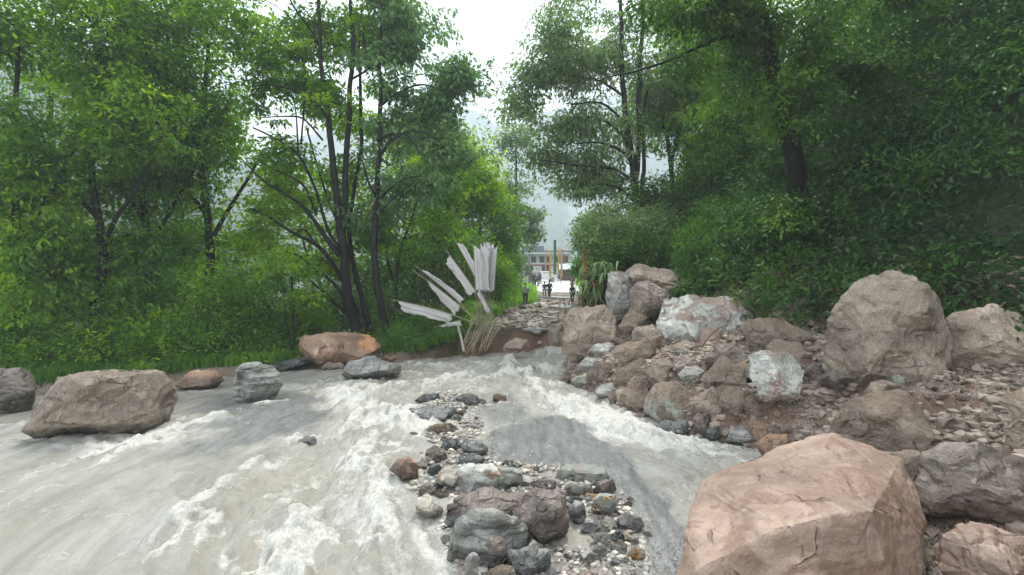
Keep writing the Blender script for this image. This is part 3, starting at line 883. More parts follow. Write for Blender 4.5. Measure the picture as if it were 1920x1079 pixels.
def leaf_quads(rng, C, out, size, width, droop, tint):
    """C leaf base points, out preferred directions (unit-ish)"""
    n = len(C)
    d = out + rng.normal(size=(n, 3)) * 0.55
    d[:, 2] -= droop
    d /= np.linalg.norm(d, axis=1)[:, None] + 1e-9
    up = rng.normal(size=(n, 3)) * 0.45 + np.array([0, 0, 1.0])
    s = np.cross(d, up); s /= np.linalg.norm(s, axis=1)[:, None] + 1e-9
    nrm = np.cross(s, d)
    L = size * 1.25 * (0.6 + 0.8 * rng.rand(n))[:, None]; W = L * width
    b = C; t = C + d * L - nrm * L * 0.10
    r = C + d * L * 0.45 + s * W * 0.5 + nrm * L * 0.05
    l = C + d * L * 0.45 - s * W * 0.5 + nrm * L * 0.05
    V = np.stack([b, r, t, l], 1).reshape(-1, 3)
    Q = np.arange(n * 4).reshape(-1, 4)
    return V, Q, np.repeat(tint, 4)

def crown_leaves(rng, tips, dirs, nsub, nleaf, clump, flat, size, width, droop, tintbase=None):
    """tips -> sub-clumps -> leaves"""
    n = len(tips)
    sub = np.repeat(tips, nsub, 0) + rng.normal(size=(n * nsub, 3)) * clump * np.array([1, 1, flat])
    sd = np.repeat(dirs, nsub, 0)
    tb = rng.rand(n) if tintbase is None else tintbase
    tb = np.repeat(tb, nsub) * 0.6 + rng.rand(n * nsub) * 0.4
    m_ = len(sub); nleaf = max(6, int(nleaf * 0.68))
    cr = clump * 0.42
    lc = np.repeat(sub, nleaf, 0)
    off = rng.normal(size=(m_ * nleaf, 3)) * cr * np.array([1, 1, flat])
    lc = lc + off
    lc[:, 2] -= 0.25 * np.linalg.norm(off[:, :2], axis=1)
    out = np.repeat(sd, nleaf, 0) * 0.6 + off / (cr * 1.4)
    tint = np.clip(np.repeat(tb, nleaf) * 0.75 + rng.rand(len(lc)) * 0.25, 0, 1)
    return leaf_quads(rng, lc, out, size, width, droop, tint)

def sample_blobs(rng, blobs, n, thr=-0.1, nsc=0.55, seed=0, back=0.0):
    """blobs: (px, py, Y, rx_px, ry_px, weight)"""
    res = []
    wts = np.array([b[5] for b in blobs], float); wts /= wts.sum()
    for b, wt in zip(blobs, wts):
        c = at(b[0], b[1], b[2] + back); k = b[2] / F
        rx, rz = b[3] * k, b[4] * k; ry = max(0.6, 0.75 * (rx + rz) / 2 * (b[6] if len(b) > 6 else 1))
        need = int(n * wt) + 1; got = []
        for _ in range(30):
            u = rng.normal(size=(need * 3, 3)); u /= np.linalg.norm(u, axis=1)[:, None]
            u *= (rng.rand(need * 3) ** 0.42)[:, None]
            p = c + u * np.array([rx, ry, rz])
            p = p[vn(p * nsc, seed) > thr]
            got.extend(p[:need - len(got)])
            if len(got) >= need: break
        res.extend(got)
    return np.array(res)

def tree(name, label, limbs, blobs, ntips=260, leaf='mid', bark=None, seed=1, nsub=4, nleaf=26, clump=0.42, flat=0.5, size=0.17, width=0.46,
         droop=0.5, thr=-0.05, group=None, cat='tree', twig=0.022, ground=True, gap=0.55, back=0.0, thin=1.0, crown_name='crown'):
    rng = np.random.RandomState(seed)
    mb = MB(); nodes = []
    base = None
    for k, L in enumerate(limbs):
        pts = np.array([at(*q[:3]) for q in L]); rad = np.array([q[3] * thin * q[2] / F / 2 for q in L])
        if k == 0 or (len(L[0]) > 4 and L[0][4]):
            if ground:
                g = gz(pts[0][0], pts[0][1])
                pts = np.vstack([[pts[0][0], pts[0][1], min(pts[0][2], g) - 0.3], pts]) if pts[0][2] > g - 0.25 else pts
                if len(pts) > len(rad): rad = np.concatenate([[rad[0] * 1.45], rad])
        cp = catmull(pts, 7)
        cr = np.interp(np.linspace(0, 1, len(cp)), np.linspace(0, 1, len(rad)), rad)
        wob = np.stack([vn(np.stack([cp[:, 2] * 0.9, cp[:, 0], np.full(len(cp), 3.0 * q)], 1), seed + q) for q in range(3)], 1)
        cp = cp + wob * (cr * 0.55)[:, None]
        if k == 0: base = cp[0].copy()
        mb.tube(cp, cr, 9 if cr[0] > 0.05 else 6, a=0.5)
        st = 2 if k else len(cp) // 4
        nodes.extend(cp[st:])
    tips = sample_blobs(rng, blobs, ntips, thr, gap, seed, back)
    N = np.array(nodes)
    d0 = np.array([np.min(np.linalg.norm(N - t, axis=1)) for t in tips])
    order = np.argsort(d0); tips = tips[order]
    dirs = np.zeros_like(tips)
    for i, t in enumerate(tips):
        dv = t - N
        dist = np.linalg.norm(dv, axis=1) + 1.2 * np.clip(-dv[:, 2] - 0.2, 0, 10)
        j = int(np.argmin(dist)); a = N[j]
        L_ = np.linalg.norm(t - a)
        mid = (a + t) / 2 + np.array([0, 0, 0.10 * L_]) + rng.normal(size=3) * 0.06 * L_
        tt_ = np.linspace(0, 1, 6)[:, None]
        cv = (1 - tt_) ** 2 * a + 2 * tt_ * (1 - tt_) * mid + tt_ ** 2 * t
        r0 = min(0.05, twig * (0.55 + 0.35 * L_))
        mb.tube(cv, np.linspace(r0, 0.006, 6), 4, cap=False)
        N = np.vstack([N, cv[2:]])
        dd = cv[-1] - cv[-2]; dirs[i] = dd / (np.linalg.norm(dd) + 1e-9)
    tb = np.clip(0.5 + 0.55 * vn(tips * 0.6, seed + 44) + 0.2 * rng.normal(size=len(tips)), 0, 1)
    V, Q, tn = crown_leaves(rng, tips, dirs, nsub, nleaf, clump, flat, size, width, droop, tb)
    e = empty(name, base, label, cat, group)
    link('trunk', mb.mesh('trunk', [bark or BARK], origin=base), e)
    link(crown_name, mesh_np(crown_name, V - base, Q, None, [LM[leaf]], smooth=False, attrs={'tint': tn}), e)
    return e

# --- the dark-trunked group left of the stream
tree('tall_tree', 'tall dark-trunked tree that forks into two long upright stems, behind the orange-brown boulder',
 [[(672, 640, 22, 30), (664, 590, 22, 27), (650, 520, 22, 24), (641, 450, 22, 22), (633, 360, 21.9, 17), (622, 270, 21.8, 15), (608, 180, 21.8, 13), (600, 90, 21.7, 10), (598, 0, 21.6, 8), (602, -90, 21.5, 5)],
  [(641, 450, 22, 18), (648, 380, 22.1, 16), (652, 280, 22.3, 14), (658, 180, 22.4, 12), (660, 80, 22.4, 10), (657, 0, 22.5, 8), (655, -100, 22.5, 5)],
  [(636, 480, 22, 15), (600, 430, 21.6, 12), (570, 390, 21.2, 9), (530, 362, 20.8, 7), (495, 340, 20.5, 5), (455, 300, 20.3, 3)],
  [(612, 215, 21.8, 8), (585, 190, 21.5, 7), (555, 170, 21.2, 5), (510, 160, 21, 4), (470, 162, 20.8, 2)],
  [(595, 405, 21.7, 7), (570, 350, 21.5, 6), (520, 320, 21.2, 4), (470, 305, 21, 3)],
  [(606, 265, 21.8, 6), (570, 225, 21.5, 5), (540, 218, 21.3, 4), (480, 222, 21, 2)],
  [(660, 150, 22.4, 6), (690, 130, 22.2, 5), (720, 100, 22, 3), (740, 60, 22, 2)],
  [(600, 90, 21.7, 7), (580, 55, 21.5, 6), (555, 20, 21.3, 5), (535, -20, 21.2, 3)], [(592, 90, 21.6, 4), (585, 40, 21.5, 3), (560, 5, 21.4, 2)],
  [(638, 470, 21.9, 9), (615, 430, 21.6, 8), (590, 350, 21.4, 7), (560, 290, 21.2, 6), (520, 262, 21, 5), (474, 240, 20.9, 4)],
  [(560, 290, 21.2, 5), (556, 230, 21.2, 4), (548, 180, 21.1, 3), (520, 120, 21, 2)], [(565, 272, 21.2, 5), (570, 190, 21.2, 4), (573, 130, 21.2, 2)],
  [(650, 560, 22, 10), (625, 530, 21.6, 8), (590, 505, 21.3, 6), (560, 480, 21.1, 5), (520, 470, 21, 4), (500, 468, 20.9, 2)],
  [(660, 590, 22, 9), (620, 560, 21.5, 6), (575, 520, 21.2, 5), (555, 490, 21, 3)]],
 [(610, 60, 21.6, 95, 75, 1.5), (560, 190, 21, 85, 55, 1.2), (520, 60, 21, 80, 75, 1.2), (520, 300, 20.8, 70, 50, 0.9), (690, 60, 22.4, 90, 80, 1.3), (640, 200, 22.3, 90, 50, 0.8), (600, -90, 21.6, 150, 90, 1.2), (660, 340, 22.8, 60, 70, 0.5), (500, 140, 20.6, 60, 60, 0.5)],
 ntips=300, seed=11, leaf='mid', back=1.1, thin=0.74, clump=0.44, flat=0.3, thr=0.02, size=0.175, nleaf=24)
tree('tall_tree', 'tall dark straight-stemmed tree, the nearest to the fallen white flags',
 [[(724, 655, 21.5, 22), (716, 590, 21.5, 18), (707, 520, 21.5, 17), (703, 440, 21.6, 16), (707, 350, 21.8, 13), (711, 280, 21.9, 12), (713, 200, 22, 10), (712, 120, 22, 8), (716, 20, 22, 6), (720, -80, 22, 4)],
  [(707, 380, 21.6, 8), (725, 360, 21.4, 6), (760, 335, 21.2, 4), (790, 330, 21, 3)],
  [(713, 290, 21.9, 7), (735, 260, 21.8, 6), (780, 245, 21.6, 5), (825, 262, 21.5, 3)],
  [(711, 200, 22, 7), (745, 175, 22, 5), (790, 160, 22, 4), (830, 170, 22, 2)],
  [(713, 130, 22, 5), (690, 105, 22, 4), (680, 60, 22, 3)],
  [(705, 370, 21.5, 6), (690, 340, 21.3, 5), (680, 300, 21.2, 3)], [(703, 400, 21.5, 5), (725, 385, 21.3, 4), (760, 352, 21.1, 3)],
  [(706, 262, 21.8, 6), (735, 250, 21.6, 5), (765, 255, 21.5, 4), (790, 290, 21.4, 2)], [(716, 60, 22, 4), (745, 40, 22, 3), (770, 0, 22, 2)]],
 [(790, 60, 22, 65, 75, 1.4), (830, 190, 22, 75, 70, 1.6), (770, 250, 21.6, 90, 45, 1.1), (850, 270, 22, 50, 50, 0.9), (740, 130, 22, 90, 60, 1.0), (760, 340, 21.4, 80, 45, 0.9), (730, -70, 22, 110, 80, 1), (690, 400, 21.6, 60, 40, 0.4), (860, 150, 22.5, 42, 45, 0.6), (810, 120, 22.5, 45, 55, 0.6)],
 ntips=350, seed=12, leaf='blue', back=1.1, thin=0.8, clump=0.42, flat=0.42, thr=-0.05, size=0.18, nleaf=26, droop=0.75)
tree('leaning_tree', 'slender dark tree with long bare limbs reaching left, between forked and straight trunks',
 [[(692, 625, 23, 17), (680, 560, 23, 13), (664, 500, 23, 12), (655, 430, 23, 10), (662, 360, 23, 9), (676, 280, 23, 9), (677, 200, 23, 8), (675, 120, 23, 6), (672, 40, 23, 4)],
  [(672, 590, 23, 14), (640, 520, 22.6, 11), (612, 480, 22.3, 10), (585, 455, 22, 9), (540, 430, 21.7, 7), (500, 405, 21.5, 5), (470, 392, 21.3, 4)],
  [(590, 458, 22, 7), (570, 430, 22, 5), (545, 445, 21.8, 3)],
  [(664, 500, 23, 7), (640, 440, 23.2, 6), (600, 330, 23.4, 5), (575, 240, 23.5, 4)]],
 [(540, 400, 21.6, 85, 55, 1.1), (500, 460, 21.5, 60, 40, 0.7), (690, 200, 23.2, 70, 60, 0.8), (590, 350, 23, 80, 55, 1), (740, 420, 23.5, 65, 50, 0.8), (640, 440, 23.5, 90, 45, 0.8), (560, 510, 22, 70, 30, 0.6)],
 ntips=230, seed=13, leaf='bright', back=1.1, thin=0.78, clump=0.45, flat=0.28, thr=0.05, size=0.175, nleaf=22)
tree('young_tree', 'thin young tree with two thin stems growing left of the orange-brown boulder',
 [[(552, 672, 19.5, 5), (550, 600, 19.5, 4), (548, 540, 19.5, 3), (540, 470, 19.5, 2)], [(553, 672, 19.5, 5, 1), (536, 600, 19.4, 3), (532, 540, 19.3, 2)]],
 [(545, 500, 19.5, 45, 35, 1), (520, 540, 19.4, 35, 30, 0.7), (575, 560, 19.6, 30, 25, 0.5)],
 ntips=60, seed=14, leaf='mid', clump=0.28, size=0.12, nleaf=18, twig=0.012)
tree('slim_tree', 'slim tree with a thin crooked stem just behind the forked tree',
 [[(745, 620, 25, 8), (742, 540, 25, 7), (750, 470, 25, 6), (775, 400, 25, 5), (800, 330, 25, 4)], [(742, 540, 25, 5), (725, 480, 25, 4), (735, 400, 25, 3)]],
 [(790, 380, 25, 80, 70, 1), (740, 440, 25, 60, 50, 0.8), (820, 310, 25.5, 70, 45, 0.9)],
 ntips=120, seed=15, leaf='mid', clump=0.5, flat=0.4, size=0.17, nleaf=22)
tree('slim_tree', 'slim tree with a pale bent stem left of the forked tree, in the bright undergrowth',
 [[(600, 640, 26, 9), (610, 560, 26, 8), (585, 500, 26, 6), (565, 430, 26, 4), (570, 340, 26, 3)]],
 [(560, 420, 26, 90, 70, 1), (620, 470, 26, 80, 50, 0.7), (500, 500, 26, 60, 50, 0.6)],
 ntips=100, seed=16, leaf='mid', clump=0.55, flat=0.4, size=0.17, nleaf=20, bark=BARK2)
# --- bright trees standing in the valley behind
tree('broad_tree', 'bright yellow-green tree, crown catching the light above the standing white flags',
 [[(850, 560, 33, 9), (848, 480, 33, 8), (842, 400, 33, 7), (840, 300, 33, 5), (845, 230, 33, 3)]],
 [(850, 300, 33, 55, 50, 1), (800, 270, 33, 60, 40, 0.8), (875, 360, 33, 50, 45, 1), (830, 400, 33, 70, 50, 1), (770, 330, 33, 60, 50, 0.6)],
 ntips=240, seed=21, leaf='bright', clump=0.65, flat=0.6, size=0.22, nleaf=24, thr=-0.2)
tree('broad_tree', 'mid green rounded tree behind the standing white flags, left of the far road',
 [[(905, 560, 36, 9), (905, 480, 36, 8), (900, 420, 36, 6), (898, 350, 36, 3)]],
 [(900, 400, 36, 55, 50, 1), (870, 460, 35, 70, 45, 1), (930, 440, 37, 32, 45, 0.7), (890, 500, 34, 70, 40, 0.9)],
 ntips=220, seed=22, leaf='fern', clump=0.65, flat=0.6, size=0.22, nleaf=24, thr=-0.3)
tree('feathery_tree', 'pale hazy thin-stemmed tree with a feathery crown, left of the far white building',
 [[(966, 522, 50, 7), (966, 460, 50, 6), (967, 400, 50, 5), (968, 330, 50, 4), (967, 250, 50, 2)], [(967, 440, 50, 3), (985, 400, 50, 2), (1005, 390, 50, 1)], [(967, 400, 50, 3), (945, 370, 50, 2), (925, 360, 50, 1)]],
 [(966, 270, 50, 32, 45, 0.9), (960, 350, 50, 42, 32, 0.9), (985, 400, 50, 42, 22, 0.8), (1005, 440, 50, 30, 22, 0.5), (945, 420, 50, 30, 30, 0.6), (930, 480, 49, 26, 30, 0.6)],
 ntips=200, seed=23, leaf='grey', clump=0.55, flat=0.5, size=0.26, nleaf=18, thr=-0.05, twig=0.02)
# --- right side
tree('many_stemmed_tree', 'wide grey-green tree with three dark stems rising together from the right slope',
 [[(1202, 420, 27, 17), (1196, 370, 27, 15), (1186, 310, 27, 14), (1175, 240, 27, 12), (1168, 160, 27, 10), (1165, 60, 27, 8), (1163, -40, 27, 5)],
  [(1200, 400, 27, 12), (1193, 330, 27.3, 11), (1198, 240, 27.5, 10), (1199, 150, 27.6, 9), (1204, 60, 27.6, 7), (1206, -50, 27.6, 4)],
  [(1203, 400, 27.2, 9), (1206, 330, 27.6, 8), (1207, 240, 27.9, 6), (1214, 170, 28, 4)],
  [(1198, 385, 27, 9), (1180, 368, 26.5, 7), (1150, 350, 26, 5), (1120, 345, 25.6, 3)],
  [(1190, 310, 27, 7), (1160, 280, 26.6, 6), (1120, 268, 26.2, 4), (1080, 270, 26, 2)],
  [(1182, 270, 27, 6), (1140, 230, 26.5, 5), (1090, 220, 26.2, 3), (1050, 225, 26, 2)],
  [(1176, 235, 27, 6), (1130, 195, 26.5, 4), (1070, 196, 26.2, 3)],
  [(1190, 340, 27, 6), (1150, 318, 26.5, 5), (1090, 312, 26, 4), (1010, 300, 25.5, 2)],
  [(1170, 180, 27, 5), (1120, 150, 26.6, 4), (1060, 140, 26.3, 2), (1010, 110, 26, 2)]],
 [(1070, 60, 26.2, 60, 55, 1.2), (1030, 160, 26, 75, 42, 1.3), (1080, 230, 26, 90, 40, 1.3), (1150, 110, 27, 100, 65, 1.5), (990, 200, 26, 42, 32, 0.45), (1090, 310, 26, 85, 45, 1.2), (1130, 370, 26, 70, 40, 1.0), (1150, -50, 27, 150, 90, 1.3), (1230, 150, 28, 80, 80, 1), (1060, 120, 26, 70, 50, 0.8), (1025, 290, 25.6, 40, 25, 0.35), (1180, 250, 26, 50, 45, 0.35), (1100, 400, 25.6, 50, 30, 0.4)],
 ntips=560, seed=31, leaf='grey', back=1.1, clump=0.5, flat=0.5, size=0.18, nleaf=23, thr=-0.02, width=0.42, droop=0.8)
tree('forked_tree', 'slender forked tree with thin dark stems higher up the right slope',
 [[(1262, 360, 31, 9), (1258, 300, 31, 8), (1245, 240, 31, 7), (1228, 180, 31, 5), (1215, 120, 31, 3)],
  [(1260, 300, 31, 7), (1275, 240, 31, 7), (1278, 170, 31, 6), (1290, 110, 31, 4), (1297, 50, 31, 3)]],
 [(1270, 110, 31, 80, 80, 1), (1240, 220, 31.5, 70, 60, 0.8), (1310, 200, 31, 60, 80, 0.9), (1290, 20, 31, 90, 60, 1), (1330, 290, 31, 60, 50, 0.7)],
 ntips=330, seed=32, leaf='mid', clump=0.6, flat=0.5, size=0.2, nleaf=24, thr=-0.1)
tree('overhanging_tree', 'dark near tree on the right whose long bare branch reaches across to the left',
 [[(1500, 470, 15, 40), (1492, 330, 14.6, 34), (1470, 210, 14.2, 30), (1445, 110, 14, 26), (1425, 40, 13.8, 20), (1400, -10, 13.6, 14), (1350, -70, 13.3, 9)],
  [(1452, 130, 14, 9), (1420, 62, 14, 8), (1390, 66, 14, 8), (1340, 76, 14, 7), (1290, 98, 14, 6), (1240, 118, 14, 5), (1190, 134, 14, 4), (1150, 142, 14, 3), (1120, 152, 14, 2)],
  [(1430, 60, 13.8, 10), (1400, 30, 13.5, 9), (1340, 10, 13.2, 7), (1290, 5, 13, 4), (1240, -30, 13, 3)],
  [(1470, 200, 14.2, 12), (1520, 120, 14.2, 10), (1570, 40, 14.2, 7), (1620, -40, 14, 5)]],
 [(1380, 15, 13.6, 90, 40, 1.0), (1420, 60, 14.2, 50, 60, 0.7), (1280, 20, 13.4, 80, 30, 0.5), (1240, 125, 14, 60, 18, 0.2), (1520, 60, 14.2, 120, 80, 1.3), (1640, 40, 14, 110, 90, 1.2), (1450, -60, 13.8, 160, 60, 1), (1410, 150, 14.6, 40, 50, 0.35), (1500, 220, 13.6, 70, 90, 0.8), (1480, 360, 13.4, 60, 70, 0.6)],
 ntips=420, seed=33, leaf='dark', clump=0.32, flat=0.5, size=0.115, nleaf=22, thr=-0.02, twig=0.014)
for k, (lab, px, py, Y, lf) in enumerate([
  ('dark leafy tree filling the top of the right slope behind the overhanging branch', 1385, 330, 25, 'mid'),
  ('yellowish green tree between the forked tree and the overhanging trunk', 1330, 330, 34, 'mid')]):
    tree('slope_tree', lab, [[(px, py + 40, Y, 12), (px - 5, py - 60, Y, 10), (px + 5, py - 160, Y, 7), (px, py - 280, Y, 4)]],
     [(px, py - 120, Y, 75, 70, 1), (px + 30, py - 220, Y, 90, 70, 1), (px + 50, py - 30, Y, 70, 55, 0.8), (px - 30, py - 270, Y, 80, 60, 0.8)],
     ntips=300, seed=34 + k, leaf=lf, clump=0.55, flat=0.5, size=0.18, nleaf=26, thr=-0.25)
# --- the wood continuing on both sides
SIDE = [
 ('broad dark crowned tree at the right side of the wood, furthest from the stream', 1780, 420, 17, 'dark', 1.5),
 ('tree with low dark boughs on the right slope, above the biggest tan boulders', 1600, 400, 20, 'dark', 1.4),
 ('taller green tree on the right slope behind the low dark boughs', 1700, 330, 25, 'dark', 1.5),
 ('outermost tree of the right slope with a leaning stem', 1900, 400, 20, 'dark', 1.6),
 ('mossy green tree high on the right slope', 1540, 260, 30, 'mid', 1.3)]
for k, (lab, px, py, Y, lf, s) in enumerate(SIDE):
    tree('wood_tree', lab, [[(px, py + 90, Y, 22), (px + 6, py - 20, Y, 18), (px - 8, py - 160, Y, 13), (px + 4, py - 330, Y, 8)], [(px, py - 60, Y, 9), (px + 60, py - 150, Y, 6), (px + 100, py - 210, Y, 3)], [(px - 4, py - 100, Y, 9), (px - 60, py - 170, Y, 6), (px - 90, py - 250, Y, 3)]],
     [(px - 60, py - 120, Y, 90 * s, 75, 1), (px + 70, py - 200, Y, 95 * s, 80, 1), (px, py - 10, Y, 85 * s, 70, 0.9), (px - 20, py - 320, Y, 110 * s, 85, 1), (px + 40, py + 40, Y, 70 * s, 50, 0.6)],
     ntips=340, seed=50 + k, leaf=lf, clump=0.5, flat=0.55, size=0.17, nleaf=24, thr=-0.3)
SIDEL = [
 ('mid green tree left of the forked tree, its low boughs over the stream bank', 385, 640, 22, 'mid', 1.1),
 ('bushy bright tree on the left bank, two trees away from the forked one', 270, 650, 21, 'fern', 1.2),
 ('dark stemmed tree further out on the left bank', 180, 650, 19, 'mid', 1.3),
 ('outermost leafy tree of the left bank', 30, 640, 18, 'mid', 1.4),
 ('tall back row tree on the left, pale behind the bank trees', 330, 600, 32, 'fern', 1.2),
 ('lower back row tree at the far left', 100, 600, 30, 'mid', 1.4)]
for k, (lab, px, py, Y, lf, s) in enumerate(SIDEL):
    tree('bank_tree', lab, [[(px, py, Y, 20), (px + 8, py - 160, Y, 16), (px - 6, py - 340, Y, 11), (px + 6, py - 560, Y, 6)], [(px + 4, py - 180, Y, 9), (px + 70, py - 290, Y, 6), (px + 110, py - 360, Y, 3)], [(px, py - 240, Y, 9), (px - 70, py - 330, Y, 6), (px - 110, py - 420, Y, 3)]],
     [(px - 50, py - 300, Y, 80 * s, 75, 1), (px + 60, py - 400, Y, 80 * s, 85, 1), (px, py - 180, Y, 80 * s, 60, 0.8), (px - 20, py - 520, Y, 95 * s, 90, 1), (px + 20, py - 640, Y, 90 * s, 90, 0.8), (px + 10, py - 90, Y, 70 * s, 45, 0.5)],
     ntips=360, seed=60 + k, leaf=lf, clump=0.5, flat=0.5, size=0.17, nleaf=22, thr=-0.15)

# --- bushes
def bush(name, label, blobs, ntips, leaf, seed, clump=0.3, size=0.13, nleaf=22, nsub=4, group=None, flat=0.7, width=0.4, droop=0.3, cat='bush', thr=-0.5):
    rng = np.random.RandomState(seed)
    tips = sample_blobs(rng, blobs, ntips, thr, 0.9, seed)
    b0 = blobs[0]; c0 = at(b0[0], b0[1] + b0[4], b0[2])
    base = np.array([c0[0], c0[1], gz(c0[0], c0[1]) - 0.1])
    mb = MB()
    for t in tips[::3]:
        r_ = base + rng.normal(size=3) * np.array([0.5, 0.4, 0.02]) + (t - base) * np.array([0.6, 0.6, 0])
        mid = (r_ + t) / 2 + rng.normal(size=3) * 0.1
        mb.tube(np.array([r_, mid, t]), [0.02, 0.014, 0.006], 4, cap=False)
    d = tips - base; d /= np.linalg.norm(d, axis=1)[:, None]
    V, Q, tn = crown_leaves(rng, tips, d, nsub, nleaf, clump, flat, size, width, droop)
    e = empty(name, base, label, cat, group)
    link('stems', mb.mesh('stems', [BARK], origin=base), e)
    link('foliage', mesh_np('foliage', V - base, Q, None, [LM[leaf]], smooth=False, attrs={'tint': tn}), e)
    return e
bush('bush', 'dark leafy bush directly behind the fallen white flags', [(800, 560, 24, 60, 55, 1), (760, 600, 23, 50, 45, 0.8), (840, 520, 25, 50, 60, 0.9)], 200, 'dark', 71, 0.4, 0.15)
bush('bush', 'large mid green bush behind the standing bundle of white flags', [(918, 520, 29, 40, 50, 1), (880, 500, 29, 50, 60, 1)], 220, 'mid', 72, 0.42, 0.16)
bush('bush', 'pale feathery bush right of the white flags at the road edge', [(958, 495, 42, 18, 32, 1)], 110, 'fern', 73, 0.36, 0.14)
bush('bush', 'bright yellow-green bush low between the young tree and the left boulder', [(520, 620, 22, 50, 42, 1), (570, 600, 22.5, 40, 40, 0.8)], 150, 'bright', 74, 0.36, 0.14)
bush('bush', 'green bush at the foot of the two main trunks', [(610, 580, 25, 60, 50, 1), (690, 590, 25, 60, 45, 0.8)], 170, 'fern', 75, 0.42, 0.15)
bush('bush', 'low fern-like bush right of the straight trunk by the water', [(770, 640, 21, 45, 28, 1), (810, 615, 21.5, 40, 30, 0.8)], 150, 'fern', 76, 0.26, 0.12, width=0.25)
bush('bush', 'bushy thicket at the left edge behind the grey boulder', [(470, 610, 20, 60, 55, 1), (430, 560, 20, 60, 60, 1), (500, 660, 19.5, 30, 18, 0.4)], 190, 'mid', 77, 0.4, 0.14)
bush('bush', 'hazy green thicket filling the gap between the straight trunk and the fallen flags', [(760, 500, 28, 60, 60, 1), (820, 470, 29, 60, 50, 1), (700, 520, 28, 50, 50, 0.8)], 230, 'mid', 78, 0.5, 0.17)
bush('bush', 'thicket on the left bank under the outer trees', [(330, 640, 19, 80, 50, 1), (220, 650, 18.5, 80, 55, 1), (100, 650, 18, 90, 60, 1), (0, 640, 18, 80, 60, 0.8)], 420, 'mid', 79, 0.4, 0.14)
bush('bush', 'high thicket filling the left bank behind the outer trees', [(330, 540, 26, 90, 80, 1), (180, 520, 25, 100, 90, 1), (30, 500, 24, 100, 90, 1)], 480, 'fern', 80, 0.55, 0.17)
# ferny bushes on the right slope above the boulders
bush('slope_bush', 'feathery green bush hanging over the dark hollow at the right', [(1310, 470, 19, 40, 60, 1), (1290, 530, 18.5, 30, 22, 0.4), (1340, 420, 20, 30, 40, 0.5)], 190, 'fern', 81, 0.26, 0.12, width=0.25, droop=0.9)
bush('slope_bush', 'mid green bush at the foot of the many-stemmed tree', [(1180, 450, 23, 55, 40, 1), (1130, 440, 23, 45, 35, 0.8), (1220, 430, 24, 45, 40, 0.8)], 260, 'grey', 82, 0.36, 0.14, droop=0.8)
bush('slope_bush', 'dark bush behind the uppermost brown boulder', [(1170, 490, 21, 40, 25, 1), (1230, 480, 21, 45, 35, 1)], 150, 'dark', 83, 0.32, 0.13)
bush('slope_bush', 'leafy bush at the right side above the mud-smeared boulders', [(1425, 520, 16, 28, 50, 1), (1440, 430, 16.5, 40, 60, 1)], 190, 'dark', 84, 0.26, 0.11)
bush('slope_bush', 'light green bush between the far shed and the drooping plant', [(1110, 450, 36, 32, 40, 1), (1090, 500, 38, 16, 14, 0.4)], 150, 'fern', 85, 0.42, 0.16)
bush('slope_bush', 'thick hanging bush high on the right slope beside the bare earth scar', [(1330, 350, 24, 60, 45, 1), (1400, 330, 23, 60, 60, 1), (1225, 370, 26, 40, 36, 0.6)], 300, 'dark', 86, 0.42, 0.15)

bush('slope_bush', 'bright fern-like bush low on the dark slope, right of the feathery hanging one', [(1390, 500, 17.5, 26, 40, 1), (1400, 450, 18.5, 26, 30, 0.7)], 150, 'fern', 87, 0.24, 0.12, width=0.26, droop=0.9)
bush('slope_bush', 'dark hanging shrub at the foot of the slope behind the biggest white boulder', [(1360, 530, 17, 40, 26, 1), (1300, 545, 17, 26, 16, 0.4)], 150, 'dark', 89, 0.26, 0.12, droop=0.9)
# --- dense ground cover on the slopes (nobody could count it)
def cover(name, label, n, xr, yr, cond, leaf, seed, h=0.7, size=0.15, nleaf=16, clump=0.35, width=0.4):
    rng = np.random.RandomState(seed)
    X = rng.uniform(*xr, size=n * 3); Y = rng.uniform(*yr, size=n * 3)
    k = cond(X, Y); X, Y = X[k][:n], Y[k][:n]
    Z = ground_z(X, Y)
    hh_ = h * (0.25 + 1.1 * np.clip(0.5 + vn(np.stack([X * 0.45, Y * 0.45, Z * 0.3], 1), seed), 0, 1.4)) * rng.rand(len(X)) ** 0.6
    P = np.stack([X, Y, Z + hh_], 1)
    tb = np.clip(0.5 + 0.6 * vn(P * 0.5, seed + 2), 0, 1)
    V, Q, tn = crown_leaves(rng, P, np.tile([0, -0.3, 0.6], (len(P), 1)), 2, nleaf, clump, 0.7, size, width, 0.3, tb)
    struct(link(name, mesh_np(name, V, Q, None, [LM[leaf]], smooth=False, attrs={'tint': tn})), kind='stuff')
def hillc(a, b):
    def f(X, Y):
        d, _, s = polydist(X, Y, TOE)
        st = a - 2.4 * ss(22, 28, Y)
        return (s > 0) & (d > st) & (d < b) & (X < Y * 1.25 + 3) & (polydist(X, Y, SCAR)[0] > 0.75 + 0.5 * vn(np.stack([X * 2, Y * 2, X * 0], 1), 4))
    return f
cover('undergrowth', 'dense dark undergrowth covering the right slope', 38000, (4, 45), (6, 48), hillc(4.6, 34), 'under', 91, 1.2, 0.125, 18, 0.36, 0.42)
cover('valley_undergrowth', 'green undergrowth covering the left bank', 9000, (-34, 1), (18.5, 60),
      lambda X, Y: ((polydist(X, Y, LROAD)[2] < 0) & (polydist(X, Y, LROAD)[0] > 0.9) & (Y > 22)) | ((polydist(X, Y, LSHORE)[2] > 0) & (polydist(X, Y, LSHORE)[0] > 1.1) & (X < -3)), 'fern', 92, 0.8, 0.17, 14, 0.4)
cover('roadside_undergrowth', 'low greenery along the far road', 1500, (4, 40), (44, 95), lambda X, Y: (polydist(X, Y, TOE)[2] > 0) & (polydist(X, Y, TOE)[0] > 0.7), 'fern', 93, 1.0, 0.25, 14, 0.6)

